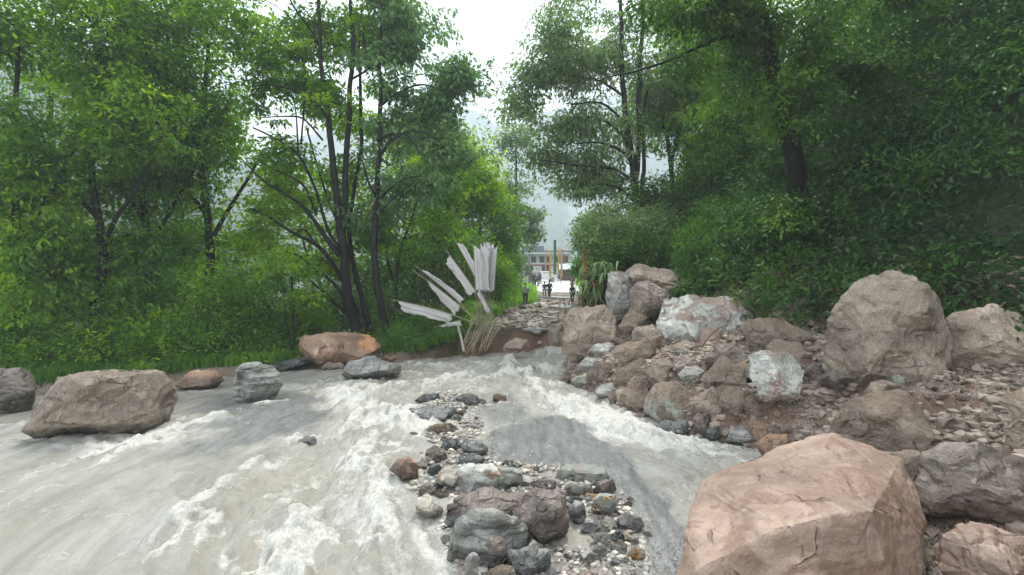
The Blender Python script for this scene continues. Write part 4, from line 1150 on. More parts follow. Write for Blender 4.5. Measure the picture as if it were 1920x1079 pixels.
# @@OBJECTS
# ------------------------------------------------------------------ boulders traced from the place
BB = 'boulder'
def RO(label, pts, mat, seed, name='boulder', **k):
    return rock_outline(name, label, k.pop('cat', name), pts, RM[mat], seed=seed, **k)
# left of the stream
RO('huge orange-brown boulder on the left bank, in front of the forked tree', [(553, 648), (558, 634), (575, 625), (610, 617), (645, 619), (690, 629), (718, 648), (706, 666), (688, 674), (660, 692), (625, 692), (590, 682), (562, 670)], 'orange', 1, cuts=12)
RO('striated grey boulder lying in the foam just below the orange-brown one', [(637, 704), (643, 686), (668, 671), (700, 670), (747, 687), (747, 704), (705, 716), (650, 712)], 'grey', 2)
RO('long flat dark slab left of the orange-brown boulder', [(510, 690), (520, 683), (550, 675), (585, 667), (592, 675), (570, 688), (535, 697)], 'dark', 3, sub=4)
RO('grey-green layered boulder in the water left of the dark asphalt', [(425, 720), (440, 690), (474, 680), (505, 682), (517, 702), (531, 724), (512, 748), (474, 758), (435, 748)], 'green', 4)
RO('small reddish boulder between the orange-brown boulder and the ferny bush', [(711, 674), (723, 665), (745, 670), (744, 682), (720, 682)], 'orange', 5, sub=4)
RO('flat pale brown rock low in the water beside the striated boulder', [(600, 690), (612, 680), (640, 680), (646, 690), (625, 698)], 'tan', 6, sub=4)
# right: the slide
RO('tall pale grey-green boulder beside the drooping plant, at the back of the slide', [(1136, 580), (1136, 540), (1141, 512), (1158, 505), (1180, 510), (1190, 535), (1190, 580), (1178, 600), (1150, 600)], 'mwhite', 11, Y=17.6, thick=0.9)
RO('long tan boulder forming the top ridge of the slide', [(1160, 520), (1172, 505), (1203, 499), (1250, 510), (1302, 528), (1330, 545), (1326, 570), (1276, 590), (1190, 590), (1165, 560)], 'tan', 12, Y=17.6, thick=1.3)
RO('rounded brown boulder leaning on the front of the long top boulder', [(1183, 545), (1195, 529), (1217, 525), (1250, 541), (1256, 565), (1240, 588), (1217, 600), (1189, 592)], 'purple', 13, Y=15.8, thick=0.7)
RO('large hollowed tan boulder standing at the waterline where the far road ends', [(1054, 636), (1062, 600), (1072, 582), (1101, 571), (1136, 575), (1158, 596), (1166, 631), (1156, 651), (1122, 664), (1095, 674), (1068, 678), (1056, 660)], 'tan', 14, Y=15.6, thick=1.0, cuts=10)
RO('grey wedge of rock between the hollowed tan boulder and the rounded brown one', [(1159, 612), (1186, 570), (1201, 584), (1215, 596), (1197, 618), (1171, 628)], 'muddy', 15, Y=15.2)
RO('biggest mud-smeared white boulder in the middle of the slide', [(1216, 645), (1226, 605), (1250, 562), (1295, 552), (1375, 554), (1415, 566), (1434, 592), (1418, 622), (1370, 650), (1337, 657), (1288, 664), (1259, 675), (1228, 678)], 'mwhite', 16, Y=13.6, thick=1.2, cuts=12)
RO('rounded grey rock at the foot of the hollowed tan boulder', [(1103, 658), (1120, 645), (1150, 644), (1153, 660), (1124, 674)], 'grey', 17, sub=4)
RO('brown boulder right of the biggest white one, near the wooded slope', [(1390, 620), (1405, 600), (1440, 600), (1475, 600), (1530, 630), (1510, 665), (1418, 660)], 'muddy', 18, Y=10.8, thick=0.6)
RO('white boulder with grey streaks standing at the right of the slide', [(1404, 668), (1430, 656), (1475, 660), (1512, 695), (1500, 752), (1430, 758), (1408, 715)], 'mwhite', 19, Y=8.4, thick=0.35)
RO('mud covered slab below the biggest white boulder, left side', [(1150, 715), (1165, 690), (1203, 674), (1230, 690), (1226, 716), (1196, 716), (1161, 727)], 'muddy', 20, thick=0.5)
RO('upright pale grey block at the foot of the slide, left of the mud-capped one', [(1166, 730), (1189, 706), (1217, 708), (1220, 755), (1203, 776), (1178, 772)], 'muddy', 21, thick=0.4)
RO('mud-capped greenish boulder at the middle of the slide foot', [(1208, 764), (1231, 724), (1266, 712), (1300, 730), (1306, 762), (1266, 780), (1249, 792), (1224, 798)], 'mgreen', 22, thick=0.6)
RO('low flat grey rock lying in the water below the mud-capped boulder', [(1229, 803), (1245, 788), (1291, 788), (1304, 808), (1281, 820), (1245, 818)], 'slate', 23)
RO('upright dark brown rock next to the blue-black block', [(1299, 786), (1312, 774), (1330, 776), (1334, 807), (1322, 826), (1302, 815)], 'brown', 24, sub=4)
RO('blue-black squarish block in the water under the slide', [(1322, 808), (1335, 800), (1350, 801), (1354, 824), (1326, 834)], 'dark', 25, sub=4)
RO('rust-brown boulder at the right end of the slide foot', [(1386, 795), (1410, 784), (1455, 786), (1480, 800), (1475, 826), (1425, 832), (1400, 840), (1388, 828)], 'rust', 26, thick=0.45)
RO('smaller rust-brown rock below the big rust-brown boulder', [(1416, 836), (1440, 814), (1475, 818), (1490, 850), (1440, 866)], 'rust', 27, thick=0.3, Y=7.6)
RO('mud splashed whitish rock half sunk in the middle of the mud', [(1271, 704), (1283, 688), (1305, 684), (1319, 695), (1314, 722), (1288, 724)], 'mwhite', 28)
RO('sloping mauve-grey slab right of the half sunk whitish rock', [(1322, 675), (1345, 645), (1385, 640), (1408, 660), (1402, 690), (1360, 698), (1330, 690)], 'purple', 29, thick=0.5)
RO('brown rock tucked under the biggest white boulder', [(1254, 690), (1268, 670), (1290, 666), (1305, 680), (1290, 698)], 'purple', 30)
RO('dark small block at the waterline left of the mud-capped boulder', [(1187, 782), (1198, 774), (1218, 775), (1219, 791), (1195, 793)], 'brown', 31, sub=4)
RO('greenish rock at the waterline below the hollowed tan boulder', [(1070, 720), (1080, 706), (1100, 704), (1110, 714), (1094, 728)], 'pgreen', 32, sub=4)
RO('small tan rock at the waterline left of the greenish one', [(1045, 716), (1053, 707), (1070, 706), (1072, 718), (1055, 722)], 'rust', 33, sub=4)
RO('smooth tan boulder at the broken end of the far road, above the white water', [(1026, 640), (1030, 616), (1056, 612), (1066, 630), (1060, 652), (1035, 650)], 'tan', 34, sub=4, Y=18.8, thick=0.5)
RO('low brown slab at the foot of the eroded bank', [(942, 654), (952, 640), (968, 635), (990, 638), (996, 652), (965, 658)], 'tan', 35, sub=4, Y=20.3, thick=0.5)
RO('squat brown boulder in the mud between the slabs and the biggest white boulder', [(1150, 668), (1170, 645), (1205, 640), (1222, 660), (1210, 684), (1170, 688)], 'muddy', 36, thick=0.5)
RO('broad brown boulder at the right, above the rust-brown one', [(1330, 745), (1350, 722), (1400, 728), (1412, 760), (1380, 785), (1340, 775)], 'muddy', 37, thick=0.45)
# the big pinkish rock in the near right corner
PB = [(1264, 1120, 3.7), (1286, 1005, 4.15), (1289, 955, 4.5), (1314, 904, 4.95), (1385, 866, 5.3), (1455, 836, 5.6), (1560, 812, 5.6), (1690, 860, 5.2), (1740, 980, 4.7),
      (1316, 1066, 3.62), (1452, 988, 3.70), (1640, 955, 3.95), (1300, 1240, 3.45), (1490, 1240, 3.25), (1700, 1230, 3.5), (1330, 1010, 5.6), (1600, 960, 6.0), (1720, 1050, 5.4)]
PB = np.array([at(*q) for q in PB]); pc0 = PB.mean(0)
V, T = hull(PB - pc0, 60000, 1, 440, 0.6, 0.9)
tag(link('boulder', mesh_np('boulder', V, None, T, [RM['pink']], sharp=30), None, pc0), 'very large pinkish sandstone boulder filling the near right corner', 'boulder')
for k, (px_, py_, w_, h_, mt_, lb_) in enumerate([
  (1190, 660, 46, 30, 'muddy', 'wide muddy block wedged below the grey wedge of rock'), (1240, 700, 40, 34, 'tan', 'tan block between the mud slab and the half sunk whitish rock'),
  (1130, 700, 34, 24, 'muddy', 'muddy block near the water, left of the mud covered slab'), (1360, 705, 44, 34, 'muddy', 'muddy angular block beside the yellow splintered wood'),
  (1330, 760, 40, 32, 'tan', 'tan angular block above the upright dark brown rock'), (1380, 750, 36, 26, 'muddy', 'muddy block above the rust-brown boulder'),
  (1425, 765, 40, 26, 'muddy', 'wide mud-caked block at the right, over the rust-brown boulders'), (1290, 690, 30, 24, 'purple', 'mauve brown block under the biggest white boulder'),
  (1180, 745, 30, 22, 'tan', 'low tan block at the waterline, left of the upright pale block'), (1140, 735, 30, 18, 'grey', 'low grey block in the shallows left of the tan block'),
  (1210, 640, 34, 34, 'tan', 'upright tan block between the grey wedge and biggest white boulder'), 
 (1260, 775, 34, 22, 'muddy', 'mud-caked block at the foot of the mud-capped boulder'),
  (1110, 690, 30, 20, 'grey', 'greyish block below the rounded grey rock'), (1395, 820, 34, 22, 'grey', 'bluish grey block in the water by the rust-brown boulders')]):
    q = np.random.RandomState(700 + k); th_ = np.linspace(0, 6.28, 9)[:-1] + q.rand(8) * 0.5
    RO(lb_, [(px_ + math.cos(t) * w_ * (0.72 + 0.35 * q.rand()), py_ - math.sin(t) * h_ * (0.72 + 0.4 * q.rand())) for t in th_], mt_, 750 + k, sub=5, cuts=10)
# beyond the frame of the narrow view, both sides
RO('tan boulder at the right edge of the wood, beside the white streaked one', [(1560, 700), (1556, 610), (1600, 525), (1680, 500), (1760, 560), (1790, 680), (1720, 760), (1600, 760)], 'tan', 41, Y=8.4, thick=0.9, cuts=12)
RO('long low tan boulder further right on the slide', [(1740, 700), (1780, 600), (1880, 570), (1990, 620), (2000, 740), (1850, 780)], 'tan', 42, Y=8.2, thick=0.9)
RO('pale tan boulder below the two large ones at the right', [(1560, 800), (1600, 740), (1700, 735), (1760, 800), (1720, 860), (1600, 870)], 'muddy', 43, Y=6.6, thick=0.5)
RO('dark brown boulder at the far right of the slide foot', [(1720, 950), (1750, 860), (1840, 830), (1930, 870), (1960, 980), (1840, 1030)], 'purple', 44, Y=4.9, thick=0.45)
RO('tan boulder at the right just behind the large pinkish one', [(1590, 900), (1640, 850), (1720, 850), (1760, 910), (1700, 960), (1620, 950)], 'tan', 45, Y=5.4, thick=0.35)
RO('long pinkish boulder in the very right near corner', [(1760, 1079), (1780, 1010), (1850, 990), (1990, 1010), (2020, 1120), (1850, 1170)], 'pink', 46, Y=3.9, thick=0.4)
RO('big tan boulder standing in the stream at the left', [(70, 800), (60, 750), (110, 700), (200, 684), (290, 700), (335, 750), (320, 800), (210, 826)], 'tan', 47, thick=0.8)
RO('brown boulder on the bank left of the tan one', [(-60, 760), (-30, 700), (40, 690), (70, 730), (50, 780)], 'purple', 48, thick=0.5)
RO('flat brown boulder at the water edge right of the tan one', [(330, 720), (350, 700), (400, 696), (420, 716), (390, 734), (345, 734)], 'orange', 49, sub=4)

# rocks of the bar between the two streams
def PR(label, pts, mat, seed, **k):
    return RO(label, pts, mat, seed, name='rock', sub=k.pop('sub', 5), **k)
PR('large grey-green striated rock, the biggest at the near end of the bar', [(834, 1066), (836, 1019), (852, 985), (884, 966), (933, 962), (976, 972), (1002, 992), (1003, 1014), (989, 1032), (955, 1040), (933, 1060), (886, 1072), (850, 1080)], 'green', 101, cuts=7, push=0.8)
PR('long dark brown rock lying behind the striated one', [(829, 986), (831, 958), (852, 941), (905, 927), (960, 924), (985, 932), (990, 960), (970, 985), (900, 985), (850, 995)], 'brown', 102, push=1.0, cuts=6)
PR('blocky dark brown rock with a pointed foot, right of the striated one', [(960, 962), (976, 933), (999, 920), (1045, 919), (1064, 932), (1068, 975), (1063, 1004), (1039, 1026), (1009, 1012), (990, 992)], 'brown', 103, push=0.7, cuts=9)
PR('cream rock left of the white and brown patched one', [(814, 905), (823, 886), (850, 875), (866, 890), (860, 915), (838, 922)], 'pale', 104)
PR('white and pale green rock with a brown face in the middle of the bar', [(845, 920), (850, 888), (880, 876), (915, 878), (945, 890), (960, 915), (945, 932), (900, 935), (860, 934)], 'white', 105, push=0.8)
PR('pale grey-green rock touching the right of the white and brown one', [(925, 900), (933, 880), (960, 877), (980, 886), (984, 906), (968, 925), (940, 922)], 'pgreen', 106, push=1.0)
PR('flat topped pale green rock at the right of the bar beside the asphalt', [(1034, 908), (1052, 882), (1099, 875), (1136, 882), (1142, 902), (1119, 918), (1060, 920)], 'pgreen', 107, push=0.9)
PR('pointed cream yellow rock at the left edge of the bar', [(775, 942), (799, 925), (816, 942), (831, 960), (826, 976), (796, 978), (779, 958)], 'pale', 108)
PR('rust streaked dark rock at the left edge above the cream yellow one', [(729, 884), (746, 860), (766, 857), (785, 876), (788, 898), (763, 905), (744, 888)], 'rust', 109)
PR('flat orange-brown rock near the upper end of the bar', [(800, 806), (816, 793), (846, 793), (862, 808), (840, 815), (812, 815)], 'rust', 110)
PR('broad grey-green slab at the upper end of the bar', [(754, 780), (765, 765), (800, 762), (850, 762), (857, 780), (833, 794), (780, 790)], 'slate', 111)
PR('low dark slab right of the uppermost stones of the bar', [(846, 755), (860, 742), (895, 741), (902, 752), (870, 760)], 'dark', 112, sub=4)
PR('thin dark slab at the very top of the bar', [(776, 752), (795, 741), (822, 740), (826, 750), (795, 756)], 'dark', 113, sub=4)
PR('small red and black stone standing alone in the water', [(924, 752), (924, 740), (935, 738), (949, 741), (949, 753), (935, 756)], 'rust', 114, sub=4)
PR('dark block with a green tinge on the upper bar', [(822, 842), (832, 824), (860, 822), (866, 838), (843, 848)], 'dark', 115)
PR('smooth grey-green rock washed by the stream right of the dark block', [(862, 840), (868, 824), (900, 826), (914, 842), (911, 858), (880, 856)], 'slate', 116)
PR('grey rock with a black tip on the upper bar', [(858, 868), (864, 853), (888, 850), (909, 860), (906, 873), (885, 878)], 'slate', 117)
PR('pinkish grey rounded rock on the upper bar', [(797, 852), (814, 834), (838, 850), (841, 866), (812, 868)], 'purple', 118)
PR('charcoal coloured small rock between the pinkish grey and cream ones', [(800, 886), (806, 872), (826, 871), (828, 888), (810, 896)], 'dark', 119, sub=4)
PR('mauve-grey wedge behind the cream yellow rock', [(780, 924), (794, 907), (816, 915), (822, 930), (790, 934)], 'purple', 120)
PR('blue-grey ribbed slab at the bottom edge, right of the striated rock', [(950, 1060), (953, 1036), (985, 1030), (1030, 1031), (1032, 1058), (1026, 1082), (975, 1086)], 'slate', 121, push=0.8)
PR('small round brown stone resting against the striated rock', [(909, 1022), (916, 1010), (936, 1008), (951, 1020), (950, 1038), (922, 1040)], 'brown', 122, sub=4, Y=4.65)
PR('olive brown rock at the bottom edge left of the blue-grey slab', [(905, 1095), (915, 1072), (940, 1062), (960, 1064), (972, 1090), (940, 1110)], 'mgreen', 123, sub=4)
PR('pale grey rounded stone at the foot of the striated rock', [(869, 1062), (878, 1040), (888, 1034), (900, 1046), (895, 1066)], 'grey', 124, sub=4, Y=4.5)
PR('orange stained white stone at the near right end of the bar', [(1176, 1040), (1185, 1026), (1208, 1030), (1212, 1046), (1190, 1052)], 'yellow', 125, sub=4)
PR('long pale grey stone lying on the gravel at the right', [(1105, 1006), (1115, 999), (1140, 1004), (1160, 1022), (1156, 1030), (1130, 1020)], 'grey', 126, sub=4)
PR('blue-grey rounded stone touching the blocky dark brown rock', [(1064, 958), (1077, 938), (1096, 944), (1099, 970), (1082, 985), (1066, 976)], 'slate', 127)
PR('pale green boxy stone with a brown end, right part of the bar', [(1110, 940), (1125, 928), (1156, 928), (1163, 953), (1146, 974), (1120, 958)], 'pgreen', 128)
PR('dark red-brown stone behind the boxy pale green one', [(1110, 918), (1120, 904), (1150, 898), (1157, 920), (1140, 934), (1116, 932)], 'brown', 129)
PR('round tan stone on top of the stones at the right of the bar', [(1088, 912), (1098, 902), (1111, 908), (1110, 922), (1096, 924)], 'pale', 130, sub=4, Y=6.7)
PR('pale green-grey stone under the round tan one', [(1057, 918), (1069, 904), (1094, 910), (1098, 933), (1070, 938)], 'pgreen', 131)
PR('pale grey angular stone near the asphalt at the right', [(1151, 978), (1178, 960), (1194, 973), (1178, 995), (1158, 990)], 'grey', 132, sub=4)
PR('whitish green outermost stone of the bar, at the edge of the asphalt', [(1178, 985), (1190, 968), (1208, 968), (1210, 986), (1190, 1000)], 'pgreen', 133, sub=4)
PR('green-grey flat stone in the middle of the right-hand stones', [(1086, 990), (1104, 979), (1126, 988), (1108, 1004)], 'slate', 134, sub=4)
PR('tan stone under the splintered sticks', [(1110, 984), (1128, 966), (1158, 980), (1140, 996)], 'pale', 135, sub=4)
PR('almost black stone below the pale grey angular one', [(1141, 1006), (1160, 995), (1173, 1008), (1160, 1026)], 'dark', 136, sub=4)
PR('white rounded stone on the gravel left of the orange stained one', [(1110, 1034), (1124, 1018), (1140, 1030), (1136, 1048), (1116, 1048)], 'white', 137, sub=4)
PR('light grey stone against the foot of the striated rock, right side', [(988, 1030), (998, 1012), (1010, 1020), (1008, 1040), (994, 1044)], 'grey', 138, sub=4, Y=4.9)
PR('mud brown flat stone behind the blocky dark brown rock', [(985, 918), (1000, 898), (1040, 900), (1050, 920), (1010, 926)], 'purple', 139, push=1)
PR('greyish flat stone awash left of the rust streaked rock', [(560, 826), (572, 818), (590, 820), (594, 830), (572, 832)], 'grey', 140, sub=4)

# smaller stones: a dozen shapes, each stone an object
rng = np.random.RandomState(5)
protos = []
for i in range(14):
    rr_ = np.random.RandomState(900 + i)
    mats_ = ['grey', 'green', 'slate', 'purple', 'pale', 'white', 'pgreen', 'brown', 'dark', 'rust', 'grey', 'tan', 'purple', 'slate']
    protos.append(make_rock('stone', 'stone', 900 + i, (0.5, 0.5 * rr_.uniform(0.6, 1), 0.5 * rr_.uniform(0.45, 0.8)), RM[mats_[i]], sub=3, cuts=10, rough=1.3, cutd=0.62))
muddyp = [make_rock('stone', 'stone', 950 + i, (0.5, 0.5 * rng.uniform(0.6, 1), 0.5 * rng.uniform(0.4, 0.7)), RM[['muddy', 'tan', 'purple', 'mgreen', 'muddy', 'brown'][i]], sub=4, cuts=10, rough=1.5, cutd=0.62) for i in range(6)]
def scatter(pts, smin, smax, plist, label, group, sink=0.25, cat='stone', name='stone'):
    for (x, y) in pts:
        s = smin + (smax - smin) * rng.rand() ** 2.2
        z0 = gz(x, y)
        o = link(name, plist[rng.randint(len(plist))], None, (x, y, z0 + s * (0.28 - sink)))
        o.scale = (s, s * rng.uniform(0.8, 1.1), s * rng.uniform(0.8, 1.15))
        o.rotation_euler = (rng.normal() * 0.3, rng.normal() * 0.3, rng.rand() * 6.28)
        cw = {'grey_rock': 'grey', 'grey_green_schist': 'dark greenish grey', 'blue_grey_slate': 'bluish grey', 'purple_brown_rock': 'mauve brown', 'pale_cream_rock': 'cream', 'pale_green_white_rock': 'whitish', 'pale_green_rock': 'pale green',
              'dark_brown_rock': 'dark brown', 'dark_wet_rock': 'black', 'rust_stained_rock': 'rusty', 'muddy_tan_boulder': 'tan', 'mud_plastered_rock': 'muddy', 'mud_capped_green_rock': 'mud capped'}[o.data.materials[0].name]
        tag(o, ('larger ' if s > (smin + smax) / 2 else 'small ') + cw + ' ' + label, cat, group)
def rnd_in(poly, n, margin=0.0):
    xs_ = [p[0] for p in poly]; ys_ = [p[1] for p in poly]; res = []
    while len(res) < n:
        x, y = rng.uniform(min(xs_), max(xs_)), rng.uniform(min(ys_), max(ys_))
        if float(sdpoly(np.array([x]), np.array([y]), poly)[0]) > margin: res.append((x, y))
    return res
scatter(rnd_in(LP((770, 745), (905, 745), (915, 870), (1140, 880), (1205, 960), (1215, 1079), (850, 1079), (770, 900)), 125, -0.05), 0.10, 0.36, protos, 'stone among the larger rocks of the bar between the streams', 'small stones of the bar')
scatter(rnd_in(LP((1050, 990), (1100, 950), (1190, 970), (1215, 1079), (1040, 1079)), 45, -0.02), 0.04, 0.13, protos, 'pebble on wet gravel at the near right end of the bar', 'pebbles on the gravel', cat='pebble', name='pebble')
toe_s = []
for k in range(36):
    i = rng.randint(3, 7); a, b = np.array(TOE[i]), np.array(TOE[i + 1]); p = a + (b - a) * rng.rand() + np.array([abs(rng.normal()) * 0.45 - 0.12, 0])
    toe_s.append((p[0], p[1]))
scatter(toe_s, 0.10, 0.42, muddyp + protos[:3], 'stone along the foot of the slide at the water', 'stones along the foot of the slide')
deb = []
while len(deb) < 75:
    y = rng.uniform(5.5, 19); x = rng.uniform(2, 9)
    d, _, s_ = polydist(np.array([x]), np.array([y]), TOE)
    if s_[0] > 0 and 0.4 < d[0] < 5.2: deb.append((x, y))
scatter(deb, 0.25, 1.05, muddyp, 'stone stuck in the brown slide debris', 'stones in the slide debris', 0.2)
far = []
while len(far) < 42:
    y = rng.uniform(22.6, 46); x = rng.uniform(-1, 7.5)
    a_, _, s1 = polydist(np.array([x]), np.array([y]), LROAD); b_, _, s2 = polydist(np.array([x]), np.array([y]), TOE)
    if s1[0] > 0 and s2[0] < 0: far.append((x, y))
scatter(far, 0.3, 1.2, muddyp + [protos[3], protos[4], protos[0]], 'stone strewn over the muddy far road', 'stones on the far road', 0.30)
lefts = []
for k in range(20):
    p = wpx(rng.uniform(480, 600), rng.uniform(722, 748)) if k < 16 else wpx(rng.uniform(480, 740), rng.uniform(690, 700))
    lefts.append(p)
scatter(lefts, 0.06, 0.22, protos, 'small stone at the water edge of the left bank', 'stones of the left bank', -0.1)
# slabs of broken road surface lying on the far road
m = NT('broken_asphalt')
c = m.coord(); n = m.noise(30, 4, 0.7, c)
SLAB = m.done(m.principled(m.mix(m.ramp(n, 0.35, 0.65), (0.16, 0.155, 0.15), (0.36, 0.34, 0.32)), 0.5, m.bump(n, 0.7, 0.02), 0.5))
def slab(label, px, py, size, rz, tx, ty, seed, grp=None):
    x, y, z_ = gpx(px, py); r2 = np.random.RandomState(seed)
    k = 9; th = np.sort(r2.rand(k)) * 0.3 + np.arange(k) / k * 6.28
    rad = 0.5 * (0.75 + 0.35 * r2.rand(k))
    bm = bmesh.new()
    vs = [bm.verts.new((math.cos(t) * q * size[0], math.sin(t) * q * size[1], 0)) for t, q in zip(th, rad)]
    f = bm.faces.new(vs)
    e = bmesh.ops.extrude_face_region(bm, geom=[f])
    for v in e['geom']:
        if isinstance(v, bmesh.types.BMVert): v.co.z += size[2] * 2; v.co.x *= 0.97; v.co.y *= 0.97
    bmesh.ops.recalc_face_normals(bm, faces=bm.faces)
    bmesh.ops.bevel(bm, geom=list(bm.edges), offset=0.012, segments=1, affect='EDGES')
    me = bpy.data.meshes.new('road_slab'); bm.to_mesh(me); bm.free(); me.materials.append(SLAB)
    o = link('broken_asphalt', me, None, (x, y, z_ - 0.06)); o.rotation_euler = (tx, ty, rz)
    tag(o, label, 'broken asphalt', grp, 'thing')
slab('pale flat slab of broken road below the person in black', 1062, 580, (2.6, 1.6, 0.12), 0.5, 0.08, 0.04, 1)
slab('slab of broken asphalt overhanging the washed out bank', 1000, 617, (1.7, 0.7, 0.05), 0.1, -0.05, 0.02, 2)
slab('tilted slab of broken road behind the person in the pale shirt', 1012, 575, (1.5, 1.0, 0.12), 1.2, 0.15, -0.1, 3)
slab('brown slab of road lying flat in the middle of the debris', 1050, 562, (2.8, 1.4, 0.14), 0.2, 0.02, 0.06, 4)
slab('small slab of asphalt at the left border of the debris', 962, 600, (1.0, 0.7, 0.12), 2.0, 0.2, 0.1, 5)

for k in range(16):
    q = np.random.RandomState(60 + k); Y_ = q.uniform(24, 50); px_ = 1000 + (Y_ - 24) * 1.6 + q.uniform(-45, 45)
    slab('grey fragment of broken road surface on the muddy far road', px_, HOR + F * 3.6 / Y_, (q.uniform(0.5, 1.5), q.uniform(0.4, 0.9), 0.05), q.rand() * 3, q.normal() * 0.15, q.normal() * 0.15, 70 + k, 'fragments of broken road')
# gravel nobody could count
def gravel(name, n, region, smin, smax, mat, seed, lift=0.3):
    r2 = np.random.RandomState(seed)
    V0, T0 = ico(1)
    P = np.array(region(n, r2)); n = len(P)
    Z = ground_z(P[:, 0], P[:, 1])
    s = smin + (smax - smin) * r2.rand(n) ** 2
    sc = s[:, None] * np.stack([np.ones(n), 0.6 + 0.4 * r2.rand(n), 0.4 + 0.35 * r2.rand(n)], 1)
    th = r2.rand(n) * 6.28
    V = V0[None] * (1 + 0.25 * r2.normal(size=(n, len(V0), 1)).clip(-1, 1)) * sc[:, None, :]
    x = V[:, :, 0] * np.cos(th)[:, None] - V[:, :, 1] * np.sin(th)[:, None]
    y = V[:, :, 0] * np.sin(th)[:, None] + V[:, :, 1] * np.cos(th)[:, None]
    V = np.stack([x + P[:, :1], y + P[:, 1:2], V[:, :, 2] + Z[:, None] + (s * lift)[:, None]], -1).reshape(-1, 3)
    T = (T0[None] + (np.arange(n) * len(V0))[:, None, None]).reshape(-1, 3)
    struct(link(name, mesh_np(name, V, None, T, [mat], smooth=False, attrs={'tint': np.repeat(r2.rand(n), len(V0))})), kind='stuff')
m = NT('mixed_gravel')
t = m.attr('tint'); cr = m.n('ValToRGB'); m.l(t, cr.inputs[0])
el = cr.color_ramp.elements; el[0].color = (0.09, 0.09, 0.095, 1); el[1].color = (0.62, 0.58, 0.50, 1)
for p_, c_ in ((0.2, (0.2, 0.2, 0.19, 1)), (0.4, (0.24, 0.17, 0.13, 1)), (0.6, (0.34, 0.35, 0.32, 1)), (0.8, (0.48, 0.42, 0.34, 1))):
    e_ = el.new(p_); e_.color = c_
GRAV = m.done(m.principled(cr.outputs[0], 0.5, None, 0.5))
m = NT('mud_clods')
t = m.attr('tint')
CLOD = m.done(m.principled(m.mix(t, (0.11, 0.08, 0.06), (0.38, 0.31, 0.25)), 0.7, m.bump(m.noise(30, 3, 0.6, m.coord()), 0.5, 0.02), 0.4))
def reg_bar(n, r2):
    P = np.stack([r2.uniform(-2.4, 2.2, n * 3), r2.uniform(3.5, 14, n * 3)], 1)
    return P[sdpoly(P[:, 0], P[:, 1], BAR) > -0.12 + 0.1 * r2.normal(size=len(P))][:n]
gravel('gravel', 6500, reg_bar, 0.012, 0.055, GRAV, 1)
def reg_deb(n, r2):
    P = np.stack([r2.uniform(1.4, 10, n * 3), r2.uniform(4, 20, n * 3)], 1)
    d, _, s_ = polydist(P[:, 0], P[:, 1], TOE)
    return P[(s_ > 0) & (d < 6)][:n]
gravel('mud_clods', 16000, reg_deb, 0.012, 0.11, CLOD, 2, 0.1)
def reg_far(n, r2):
    P = np.stack([r2.uniform(-1.5, 8, n * 4), r2.uniform(22, 56, n * 4)], 1)
    a_, _, s1 = polydist(P[:, 0], P[:, 1], LROAD); b_, _, s2 = polydist(P[:, 0], P[:, 1], TOE)
    return P[(s1 > 0) & (s2 < 0)][:n]
gravel('road_rubble', 3500, reg_far, 0.04, 0.2, CLOD, 3, 0.1)

# ------------------------------------------------------------------ sticks and splintered wood
m = NT('splintered_wood'); c = m.coord(); n = m.noise(40, 4, 0.6, m.mapping(c, (1, 1, 0.2)))
WOOD = m.done(m.principled(m.mix(n, (0.20, 0.12, 0.055), (0.50, 0.34, 0.16)), 0.7, m.bump(n, 0.5, 0.01)))
DWOOD = plain('muddy_driftwood', (0.13, 0.09, 0.065), 0.8, 0.4, 12)
def stick(label, p, q, r, mat, lift=0.05, name='stick', Y=None, group=None, bend=0.05):
    a = np.array(gpx(*p)) + [0, 0, lift]; b = np.array(gpx(*q)) + [0, 0, lift * 1.6]
    n = 9; t = np.linspace(0, 1, n)[:, None]; L = np.linalg.norm(b - a)
    P = a + (b - a) * t + np.array([0, 0, 1.0]) * (np.sin(t * 3.14) * bend * L) + np.random.RandomState(int(p[0])).normal(size=(n, 3)) * 0.008
    mb = MB(); mb.tube(P, np.linspace(r, r * 0.6, n), 7)
    o = link(name, mb.mesh(name, [mat], origin=P[0]), None, P[0])
    tag(o, label, 'stick' if name == 'stick' else name.replace('_', ' '), group)
stick('yellow splintered length of wood sticking out of the mud near the white streaked boulder', (1358, 722), (1408, 698), 0.035, WOOD, 0.16)
stick('long bare branch lying across the mud below the biggest white boulder', (1315, 672), (1362, 640), 0.025, DWOOD, 0.25)
stick('muddy branch on the debris above the mud-capped boulder', (1310, 728), (1345, 690), 0.02, DWOOD, 0.12)
stick('splintered orange stick lying on the right-hand stones of the bar', (1106, 958), (1150, 980), 0.016, WOOD, 0.17)
stick('second splintered stick crossing the stones, nearer the blue-grey stone', (1100, 950), (1136, 976), 0.012, WOOD, 0.15)
stick('thin yellow stick beside the tan stone', (1108, 976), (1122, 988), 0.010, WOOD, 0.12)
stick('bare crooked branch on the far debris left of the hollowed boulder', (1046, 604), (1060, 590), 0.03, DWOOD, 0.2, bend=0.15)
rs_ = np.random.RandomState(8)
for k in range(85):
    while True:
        x0, y0 = rs_.uniform(1170, 1450), rs_.uniform(600, 800)
        g = gpx(x0, y0)
        d, _, s_ = polydist(np.array([g[0]]), np.array([g[1]]), TOE)
        if s_[0] > 0 and 0.3 < d[0] < 5: break
    a_ = rs_.rand() * 3.14; L = rs_.uniform(12, 38)
    stick('thin muddy twig caught in the brown slide debris', (x0, y0), (x0 + math.cos(a_) * L, y0 - abs(math.sin(a_)) * L * 0.6), rs_.uniform(0.006, 0.014), DWOOD, rs_.uniform(0.05, 0.16), name='twig', group='twigs in the slide debris')

